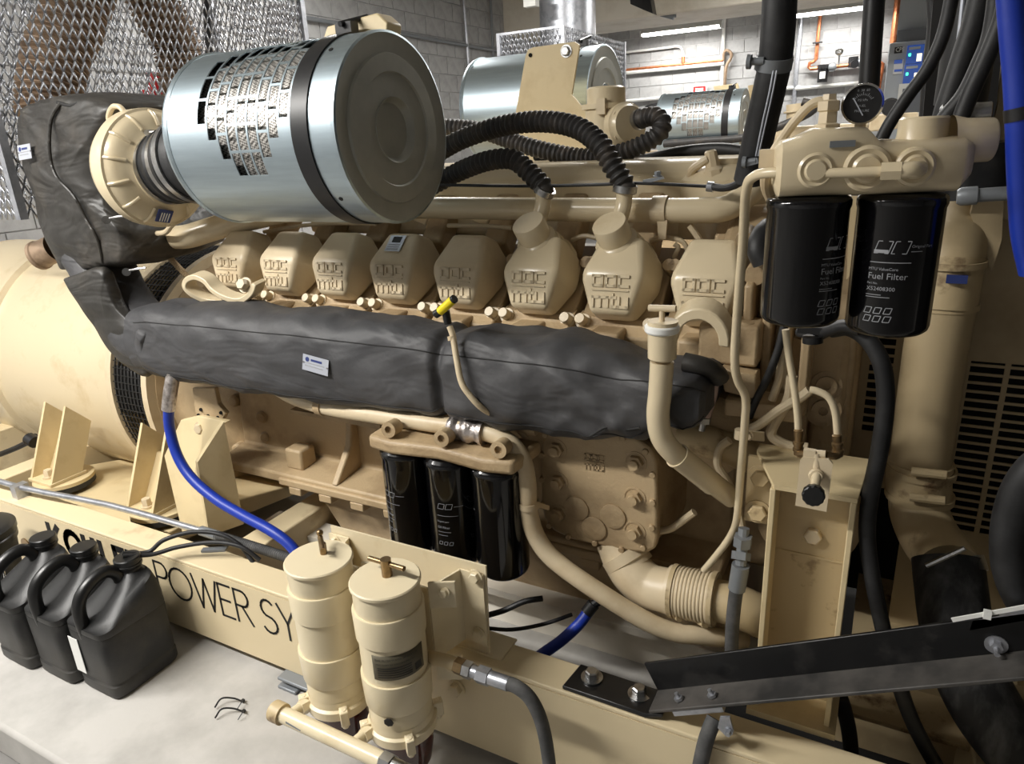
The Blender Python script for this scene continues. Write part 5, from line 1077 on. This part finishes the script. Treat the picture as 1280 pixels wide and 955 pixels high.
one('loose_cable', MB().tube([A(606, 770, 1.50), A(630, 763, 1.53), A(655, 752, 1.56), A(678, 748, 1.58)], .009, 10, 5), 'rubber', 'black cable lying on the pad behind the bracket plate, thicker one', 'cable')
one('loose_cable', MB().tube([A(606, 785, 1.48), A(640, 787, 1.50), A(680, 780, 1.54), A(715, 768, 1.6)], .006, 10, 5), 'rubber', 'thin black cable lying on the pad behind the bracket plate', 'cable')
# ================================================================== FRONT LEG BRACKET
t = thing('engine_leg', 'tall beige channel-shaped leg bracket standing on the skid rail', 'bracket', (-.09, 1.47, RT))
yf, yb = 1.42, 1.50; xl, xr = -.165, -.012; zt, zb = .935, RT
obj('web', MB().bb(xl, xr, yb, yb+.012, zb, zt), 'beige_worn', t)
obj('side_flange', MB().bb(xl-.008, xl+.004, yf, yb+.01, zb, zt), 'beige_plate', t, bev=.002)
obj('side_flange', MB().bb(xr-.006, xr+.006, yf, yb+.01, zb, zt), 'beige_plate', t, bev=.002)
obj('top_plate', MB().prism([V((xl-.06, 1.56, zt+.012)), V((xl, yf, zt)), V((xr+.006, yf, zt)), V((xr+.02, 1.60, zt+.012)), V((xl-.06, 1.60, zt+.012))], (0, 0, .010)), 'beige_plate', t)
obj('back_plate', MB().bb(xl-.075, xl, 1.54, 1.552, .78, zt+.012), 'beige_worn', t)
obj('foot_plate', MB().bb(xl-.02, xr+.02, yf-.02, yb+.06, RT, RT+.016), 'beige_plate', t)
obj('weld_bead', MB().bar((xl+.004, yb-.001, .745), (xr-.006, yb-.001, .745), .004, .006), 'beige_worn', t)
for p in ((-.085, yb, .80), (-.068, yb, .41)): obj('bolt', MB().bolt(p, (0, -1, 0), .019, .016, False), 'beige', t)
for p in ((xl-.045, 1.54, .90), (xl-.045, 1.54, .81)): obj('bolt', MB().bolt(p, (0, -1, 0), .022, .016), 'beige_worn', t)
# ---- priming valve
t = thing('shutoff_valve', 'small valve with black scalloped knob on a beige plate', 'valve', A(1020, 640, 1.37))
obj('plate', MB().prism([A(a, b, 1.37) for a, b in ((1000, 576), (1004, 571), (1036, 574), (1041, 580), (1033, 640), (994, 632))], (0, .005, 0)), 'beige', t)
kd = (V(CAM)-A(1017, 617, 1.33)).normalized(); kp = A(1017, 617, 1.32); ku, kv, kn = basis(kd+V((0, 0, -.3)))
pts = [kp+ku*math.cos(a)*r_+kv*math.sin(a)*r_ for a, r_ in [(2*math.pi*j/48, .0205+.0012*math.cos(12*2*math.pi*j/48)) for j in range(48)]]
obj('knob', MB().prism(pts, kn*.018), 'plastic_cap', t, bev=.003)
obj('stem', MB().cyl(A(1021, 592, 1.36), kp+kn*-.004, .009, 14), 'beige_gloss', t)
obj('collar', MB().lathe(A(1020, 594, 1.365), kn, [(0, .014), (.006, .014), (.008, .012), (.014, .012)], 20), 'beige', t)
obj('body', MB().cyl(A(1008, 566, 1.38), A(1032, 568, 1.38), .008, 12).cyl(A(1021, 566, 1.38), A(1021, 594, 1.375), .0095, 12).box(A(1012, 566, 1.378), (.022, .014, .014)), 'beige', t)
for pts, nm in (([(998, 552), (997, 520), (992, 480), (986, 445), (982, 412)], 'hose'), ([(1047, 545), (1044, 515), (1036, 497), (1022, 489), (1012, 487)], 'hose')):
    obj(nm, MB().tube([A(a, b, 1.42) for a, b in pts], .0072, 12, 5), 'beige_gloss', t)
for (a, b) in (((998, 568), (998, 538)), ((1048, 570), (1046, 544))):
    p, q = A(*a, 1.41), A(*b, 1.41)
    obj('crimp', MB().lathe(p, q-p, [(0, .009), (.008, .009), (.009, .011), (.014, .011), (.015, .009), (.022, .009), (.023, .011), (.028, .011), (.03, .008), ((q-p).length, .009)], 14), 'brass', t)
obj('elbow', MB().tube([A(1032, 568, 1.39), A(1044, 570, 1.40), A(1049, 566, 1.41)], .008, 10, 3).tube([A(1008, 567, 1.39), A(1000, 568, 1.40), A(998, 563, 1.41)], .008, 10, 3), 'brass', t)
# ================================================================== BLACK BRACE
t = thing('radiator_brace', 'black angle-iron brace bolted to the rail and rising to the radiator', 'brace', (-.55, 1.33, RT))
obj('foot_plate', MB().prism([(-.612, 1.285, RT+.001), (-.395, 1.283, RT+.001), (-.355, 1.29, RT+.012), (-.36, 1.365, RT+.012), (-.40, 1.372, RT+.001), (-.60, 1.378, RT+.001)], (0, 0, .011)), 'black_paint', t, bev=.003)
s0f, s0b = V((-.385, 1.287, RT+.015)), V((-.385, 1.368, RT+.015)); dirv = (V((.31, 1.36, .718))-V((-.372, 1.36, .361))).normalized(); Lb = .95
up = dirv.cross(V((0, 1, 0))).normalized(); up = -up if up.z < 0 else up
obj('flange', MB().prism([s0f, s0b, s0b+up*.008, s0f+up*.008], dirv*Lb), 'black_dusty', t, bev=.002)
obj('upright', MB().prism([s0b+V((0, -.008, 0)), s0b, s0b+up*.084, s0b+V((0, -.008, 0))+up*.084], dirv*Lb), 'black_paint', t, bev=.002)
for (a, b) in ((740, 847), (799, 868)):
    p = AZ(a, b, RT+.014); bt = obj('bolt', MB().lathe(p, (0, 0, 1), [(0, .028), (.004, .028), (.004, .0)], 24, False).lathe(p, (0, 0, 1), [(.004, .0175), (.020, .0175), (.023, .014), (.023, 0)], 6, False), 'steel', t)
obj('slot', MB().bb(-.487, -.449, 1.300, 1.312, RT+.0125, RT+.0128), 'orange', t)
for f, yy in ((.075, 1.315), (.16, 1.315)):
    p = s0f+dirv*f+up*.010+V((0, yy-1.287, 0)); obj('stud', MB().cyl(p, p+up*.007, .011, 6).cyl(p, p+up*.018, .005, 8), 'galv', t)
p = A(1245, 805, 1.36); obj('stud', MB().cyl(p+V((0, -.001, 0)), p+V((0, -.004, 0)), .019, 18).cyl(p+V((0, -.004, 0)), p+V((0, -.013, 0)), .011, 6).cyl(p, p+V((0, -.028, -.004)), .005, 8), 'galv', t)
q0 = s0f+dirv*.06-up*.012
cl = obj('hose_clip', MB().prism([q0, q0+V((0, .05, 0)), q0+V((0, .05, 0))+up*.012, q0+up*.012], dirv*.125), 'galv', t)
obj('clip_tab', MB().prism([A(900, 897, 1.27), A(912, 897, 1.27), A(917, 915, 1.27), A(908, 921, 1.27), A(897, 910, 1.27)], (0, .006, 0)).bolt(A(911, 914, 1.27), (0, -1, 0), .007, .012), 'galv', t)
t = thing('zip_tie', 'white zip tie round a grey strip on the black brace', 'zip tie', A(1235, 770, 1.34))
obj('strap', MB().bar(A(1190, 775, 1.335), A(1290, 757, 1.335), .003, .008), 'white_plastic', t)
obj('head', MB().box(A(1234, 768, 1.33), (.012, .012, .014)), 'white_plastic', t)
obj('strip', MB().prism([A(1212, 788, 1.36), A(1290, 774, 1.36), A(1290, 763, 1.36), A(1216, 776, 1.36)], (0, .02, 0)), 'galv', t)
t = thing('lube_hose', 'dark grey hose with crimped steel end dropping past the leg bracket', 'hose', A(912, 860, 1.45))
obj('hose', MB().tube([A(922, 728, 1.50), A(918, 755, 1.50), A(915, 790, 1.50), A(914, 835, 1.50)], .0165, 14, 5), 'rubber_grey', t)
obj('crimp', MB().cyl(A(926, 706, 1.50), A(921, 736, 1.50), .0205, 14), 'grey_metal', t)
obj('adapter', MB().cyl(A(930, 660, 1.52), A(926, 706, 1.50), .013, 10).cyl(A(929, 670, 1.51), A(928, 682, 1.51), .022, 6).cyl(A(927, 690, 1.51), A(926, 700, 1.5), .022, 6), 'grey_metal', t)
one('lower_hose', MB().tube([A(893, 898, 1.29), A(886, 915, 1.27), A(880, 935, 1.26), A(873, 970, 1.25), A(868, 1010, 1.25)], .0175, 14, 5), 'rubber_grey', 'grey hose hanging in the clip below the black brace', 'hose')
# ================================================================== RADIATOR END
t = thing('radiator_guard', 'beige radiator and fan guard with rows of narrow slots', 'radiator', (.9, 2.4, RT))
GYp = 2.02
def gpanel(mb, x0, x1, z0, z1, y=GYp): return mb.bb(x0, x1, y, y+.004, z0, z1)
sx0, sx1, sz0, sz1 = .20, .62, .60, 1.08; cw, sh, bw = .085, .0165, .007
obj('panel', gpanel(MB(), .11, sx0, .05, 1.9), 'beige_radiator', t); obj('panel', gpanel(MB(), sx1, 1.6, .05, 1.9), 'beige_radiator', t)
obj('panel', gpanel(MB(), sx0, sx1, sz1, 1.9), 'beige_radiator', t); obj('panel', gpanel(MB(), sx0, sx1, .05, sz0), 'beige_radiator', t)
nr = int((sz1-sz0)/(sh+bw))
for k in range(6):
    x = sx0+(sx1-sx0)*k/5; obj('upright', MB().bb(x-.006, x+.006, GYp-.001, GYp+.005, sz0, sz1), 'beige_radiator', t)
slat = mesh_of('slat', MB().box((0, 0, 0), (sx1-sx0, .004, bw)), 'beige_radiator')
for k in range(nr+1): inst('slat', slat, t, ((sx0+sx1)/2, GYp+.002, sz0+(sh+bw)*k))
# inner narrow slotted panel
obj('inner_panel', MB().bb(-.10, -.02, 2.00, 2.004, .70, 1.35), 'beige_radiator', t); obj('inner_panel', MB().bb(.035, .10, 2.00, 2.004, .70, 1.35), 'beige_radiator', t)
obj('inner_panel', MB().bb(-.02, .035, 2.00, 2.004, 1.16, 1.35), 'beige_radiator', t); obj('inner_panel', MB().bb(-.02, .035, 2.00, 2.004, .70, .86), 'beige_radiator', t)
for k in range(13): inst('inner_slat', bpy.data.meshes.get('inner_slat') or mesh_of('inner_slat', MB().box((0, 0, 0), (.056, .004, .007)), 'beige_radiator'), t, (.0075, 2.002, .86+.0245*k))
obj('core', MB().bb(.75, 1.3, 1.15, 3.6, .35, 2.6), 'dark_grille', t)  # unseen core, enlarged to block light from the right
obj('shroud', MB().bb(-.12, .62, 2.25, 2.27, .2, 1.5), 'dark', t)
obj('shade_sheet', MB().bb(-.30, 1.5, 1.42, 3.2, .012, .022), 'dark', t)  # dark sheet over the bright pad, standing in for shade there
obj('top_frame', MB().bb(.16, 1.6, 1.92, 1.98, 1.44, 1.86), 'beige_radiator', t, bev=.004)
obj('side_post', MB().prism([A(1213, 268, 1.90), A(1248, 128, 1.90), A(1262, 128, 1.90), A(1252, 300, 1.90), A(1240, 340, 1.9)], (0, .03, 0)), 'beige_radiator', t)
for k in range(4): obj('vent_slot', MB().prism([A(1258+2*k*0, 222+8*k, 1.897), A(1275, 223+8*k, 1.897), A(1275, 226.5+8*k, 1.897), A(1258, 225.5+8*k, 1.897)], (0, .002, 0)), 'dark', t)
obj('base_beam', MB().bb(-.02, 1.6, 1.75, 1.83, .0, .30), 'beige_radiator', t, bev=.006)
obj('base_plate', MB().bb(.02, 1.6, 1.60, 2.3, .25, .262), 'beige_worn', t)
# big upright coolant pipe
t = thing('coolant_riser', 'thick upright beige coolant pipe with clamped rubber joints by the radiator', 'pipe', A(1150, 600, 1.88))
obj('pipe', MB().tube([A(1188, 250, 2.1), A(1196, 285, 1.98), A(1188, 330, 1.90), A(1172, 420, 1.88), A(1160, 500, 1.88), A(1150, 582, 1.88)], .068, 32, 6), 'beige_radiator', t)
obj('upper_sleeve', MB().tube([A(1186, 322, 1.90), A(1181, 352, 1.89), A(1176, 385, 1.88)], .073, 32, 4), 'beige_worn', t)
for (a, b) in ((1185, 328), (1177, 380)): obj('clamp', MB().lathe(A(a, b, 1.89), (0, 0, 1), [(-.007, .072), (-.007, .077), (.007, .077), (.007, .072)], 36, False), 'beige_worn', t)
obj('tape', MB().box(A(1196, 349, 1.81), (.04, .01, .018)), 'ink_blue', t)
obj('lower_sleeve', MB().tube([A(1151, 576, 1.88), A(1148, 600, 1.88), A(1148, 622, 1.875)], .074, 32, 4), 'beige_worn', t)
for (a, b) in ((1151, 586), (1149, 618)):
    obj('clamp', MB().lathe(A(a, b, 1.88), (0, 0, 1), [(-.008, .073), (-.008, .079), (.008, .079), (.008, .073)], 36, False).cyl(A(a-12, b+3, 1.79), A(a+32, b+8, 1.79), .011, 10), 'beige_worn', t)
obj('lower_elbow', MB().tube([A(1148, 615, 1.88), A(1149, 640, 1.86), A(1160, 668, 1.82), A(1176, 692, 1.76), A(1186, 712, 1.70)], .068, 32, 5), 'beige_worn', t)
t = thing('radiator_hose', 'very thick black rubber radiator hose curving under the brace', 'hose', A(1230, 900, 1.6), 'thick radiator hoses')
obj('hose', MB().tube([A(1184, 700, 1.68), A(1188, 735, 1.64), A(1196, 790, 1.60), A(1215, 850, 1.56), A(1250, 910, 1.54), A(1310, 975, 1.54), A(1380, 1030, 1.56)], .073, 32, 6), 'rubber_dusty', t)
obj('clamp', MB().tube([A(1184, 704, 1.68), A(1186, 709, 1.675), A(1187, 714, 1.67)], .076, 32, 3).cyl(A(1158, 707, 1.60), A(1206, 685, 1.60), .006, 8), 'steel', t)
one('arc_hose', MB().tube([A(1330, 560, 1.42), A(1290, 590, 1.42), A(1268, 630, 1.42), A(1260, 680, 1.42), A(1268, 730, 1.42), A(1300, 790, 1.42)], .030, 20, 6), 'rubber', 'black hose bowing outward beside the slotted radiator guard', 'hose')
# long black hoses
one('drop_hose', MB().tube([A(1040, 412, 1.50), A(1062, 410, 1.48), A(1085, 425, 1.46), A(1102, 455, 1.45), A(1107, 500, 1.45), A(1100, 560, 1.45), A(1088, 620, 1.45), A(1084, 670, 1.45), A(1092, 730, 1.45), A(1106, 795, 1.46), A(1122, 850, 1.47), A(1142, 905, 1.48), A(1172, 960, 1.5), A(1200, 1000, 1.5)], .0165, 16, 6), 'rubber', 'long black hose winding down from behind the fuel filters', 'hose')
one('drop_hose', MB().tube([A(1050, 870, 1.55), A(1056, 890, 1.55), A(1062, 920, 1.55), A(1066, 970, 1.55)], .018, 14, 5), 'rubber', 'short black hose below the brace beside the leg bracket', 'hose')
one('cross_hose', MB().tube([A(1000, 415, 1.55), A(1020, 420, 1.5), A(1035, 414, 1.47), A(1055, 408, 1.45), A(1075, 412, 1.44)], .011, 12, 5), 'rubber', 'black hose elbow tucked under the engine-side fuel filter', 'hose')
one('drain_valve', MB().cyl(A(1016, 420, 1.48), A(1016, 428, 1.48), .020, 16).box(A(1014, 412, 1.48), (.05, .02, .014)), 'black_strap', 'black drain valve below the engine-side fuel filter', 'valve')
one('side_hose', MB().tube([A(981, 405, 1.6), A(972, 440, 1.6), A(958, 475, 1.6), A(945, 500, 1.6), A(936, 522, 1.6)], .009, 12, 5), 'rubber', 'thin black hose slanting behind the fuel pipe', 'hose')
one('rubber_elbow', MB().tube([A(962, 285, 1.75), A(952, 296, 1.72), A(948, 312, 1.70), A(955, 328, 1.70)], .026, 16, 5), 'rubber', 'glossy black rubber elbow behind the engine-side fuel filter', 'hose')
t = thing('vent_pipe', 'fat black hose with steel band and cream stripe dropping to the fuel end', 'hose', A(935, 205, 1.62))
P = [A(976, -30, 1.58), A(973, 30, 1.58), A(969, 75, 1.59), A(962, 110, 1.60), A(953, 150, 1.62), A(943, 195, 1.64), A(936, 225, 1.66)]
obj('hose', MB().tube(P, .0325, 24, 6), 'rubber', t)
bd = obj('band', MB().lathe(A(967.5, 77, 1.59), A(970, 65, 1.59)-A(966, 88, 1.6), [(-.014, .0325), (-.014, .036), (.010, .036), (.010, .0325)], 32, False), 'grey_metal', t)
obj('band_bolt', MB().cyl(A(936, 77, 1.56), A(955, 76, 1.56), .0075, 12).cyl(A(934, 77, 1.56), A(939, 77, 1.56), .014, 14), 'grey_metal', bd)
obj('stripe', MB().tube([A(967, 88, 1.560), A(962, 115, 1.567), A(953, 155, 1.585), A(945, 195, 1.607)], .0022, 6, 5).tube([A(971, 88, 1.560), A(966, 115, 1.567), A(957, 155, 1.585), A(948, 195, 1.607)], .0018, 6, 5), 'label', t)
obj('lower_clamp', MB().cyl(A(930, 203, 1.60), A(945, 201, 1.60), .007, 10).cyl(A(928, 203, 1.60), A(933, 203, 1.6), .012, 12).bar(A(935, 204, 1.62), A(950, 200, 1.62), .05, .012), 'grey_metal', t)
one('slim_pipe', MB().cyl(A(1094, -20, 2.6), A(1086, 110, 2.6), .030, 16), 'black_strap', 'straight slim black pipe rising behind the pressure gauge', 'pipe')
# hoses at the upper right
UR = 'hoses rising to the radiator header'
for i, (pts, r, m, Y, lab) in enumerate((
        ([(1195, -30), (1180, 40), (1160, 85), (1135, 120), (1110, 158), (1095, 190)], .0105, 'rubber', 1.42, 'slim black hose slanting down to the fuel head middle'),
        ([(1250, -30), (1240, 40), (1225, 80), (1205, 120), (1180, 150), (1160, 185)], .0135, 'rubber', 1.40, 'black hose bending over the turret of the fuel head'),
        ([(1262, -20), (1252, 25), (1232, 75), (1212, 120), (1198, 158), (1190, 200)], .0125, 'rubber', 1.36, 'black hose passing the outer port of the fuel head'),
        ([(1232, -30), (1218, 30), (1205, 70), (1192, 110), (1180, 150), (1175, 200)], .020, 'rubber', 1.55, 'thick black hose behind the slim hoses of the fuel head'),
        ([(1165, -20), (1168, 30), (1162, 80), (1158, 140), (1154, 165)], .014, 'rubber', 1.9, 'black hose hanging before the grey control cabinet'),
        ([(1180, -20), (1176, 50), (1168, 110), (1164, 150)], .012, 'rubber', 1.9, 'black hose hanging right beside the blue hose'),
        ([(1195, -20), (1188, 20), (1178, 70), (1168, 130), (1163, 160)], .013, 'blue', 2.0, 'slim blue hose hanging between black hoses'))):
    one('riser_hose', MB().tube([A(a, b, Y) for a, b in pts], r, 12, 6), m, lab, 'hose', UR)
t = thing('blue_header_hose', 'thick blue hose with a black band hanging at the radiator edge', 'hose', A(1268, 330, 1.25))
obj('hose', MB().tube([A(1262, -30, 1.2), A(1266, 30, 1.2), A(1271, 90, 1.2), A(1274, 150, 1.2), A(1276, 220, 1.21), A(1280, 290, 1.22), A(1290, 340, 1.23)], .0165, 18, 6), 'blue', t)
obj('band', MB().cyl(A(1274.5, 134, 1.2), A(1275.5, 150, 1.2), .0185, 18), 'black_strap', t)
t = thing('radiator_top_hose', 'wide black rubber hoses and frame shading the radiator top', 'radiator hose', (.3, 1.7, 1.4))
obj('frame', MB().prism([A(1170, -40, 1.85), A(1262, -40, 1.85), A(1246, 130, 1.85), A(1216, 250, 1.85), A(1175, 250, 1.85), A(1152, 165, 1.85)], (0, .08, 0)), 'dark_grille', t)
obj('hose', MB().tube([A(1222, -30, 1.7), A(1212, 50, 1.7), A(1200, 130, 1.7)], .045, 20, 5), 'rubber', t)
obj('edge_trim', MB().tube([A(1206, -20, 1.66), A(1197, 60, 1.66), A(1186, 130, 1.66)], .004, 8, 4), 'label', t)
obj('pump', MB().cyl(A(1225, 180, 1.75), A(1222, 245, 1.75), .075, 28), 'black_paint', t)
t = thing('braided_coupling', 'ribbed steel hose coupling behind the fuel head', 'coupling', A(1180, 142, 1.5))
obj('body', MB().lathe(A(1174, 144, 1.5), A(1212, 140, 1.5)-A(1174, 144, 1.5), [(0, .012), (.004, .018)]+[(.006+.005*i, .018-.003*(i % 2)) for i in range(10)]+[(.06, .014), (.075, .014), (.076, .010)], 18), 'steel', t)
obj('stub', MB().cyl(A(1210, 140, 1.5), A(1240, 137, 1.5), .012, 12), 'brass', t)
one('black_coupling', MB().lathe(A(1196, 246, 1.5), A(1240, 243, 1.5)-A(1196, 246, 1.5), [(0, .012), (.006, .016), (.03, .016), (.032, .012), (.08, .012)], 16), 'grey_metal', 'grey pipe coupling beside the outer fuel filter', 'coupling')
one('filter_stay', MB().prism([A(1063, 245, 1.50), A(1078, 245, 1.50), A(1072, 330, 1.50), A(1058, 350, 1.50)], (0, .006, 0)), 'beige_worn', 'narrow beige stay seen between the two fuel filters', 'stay')
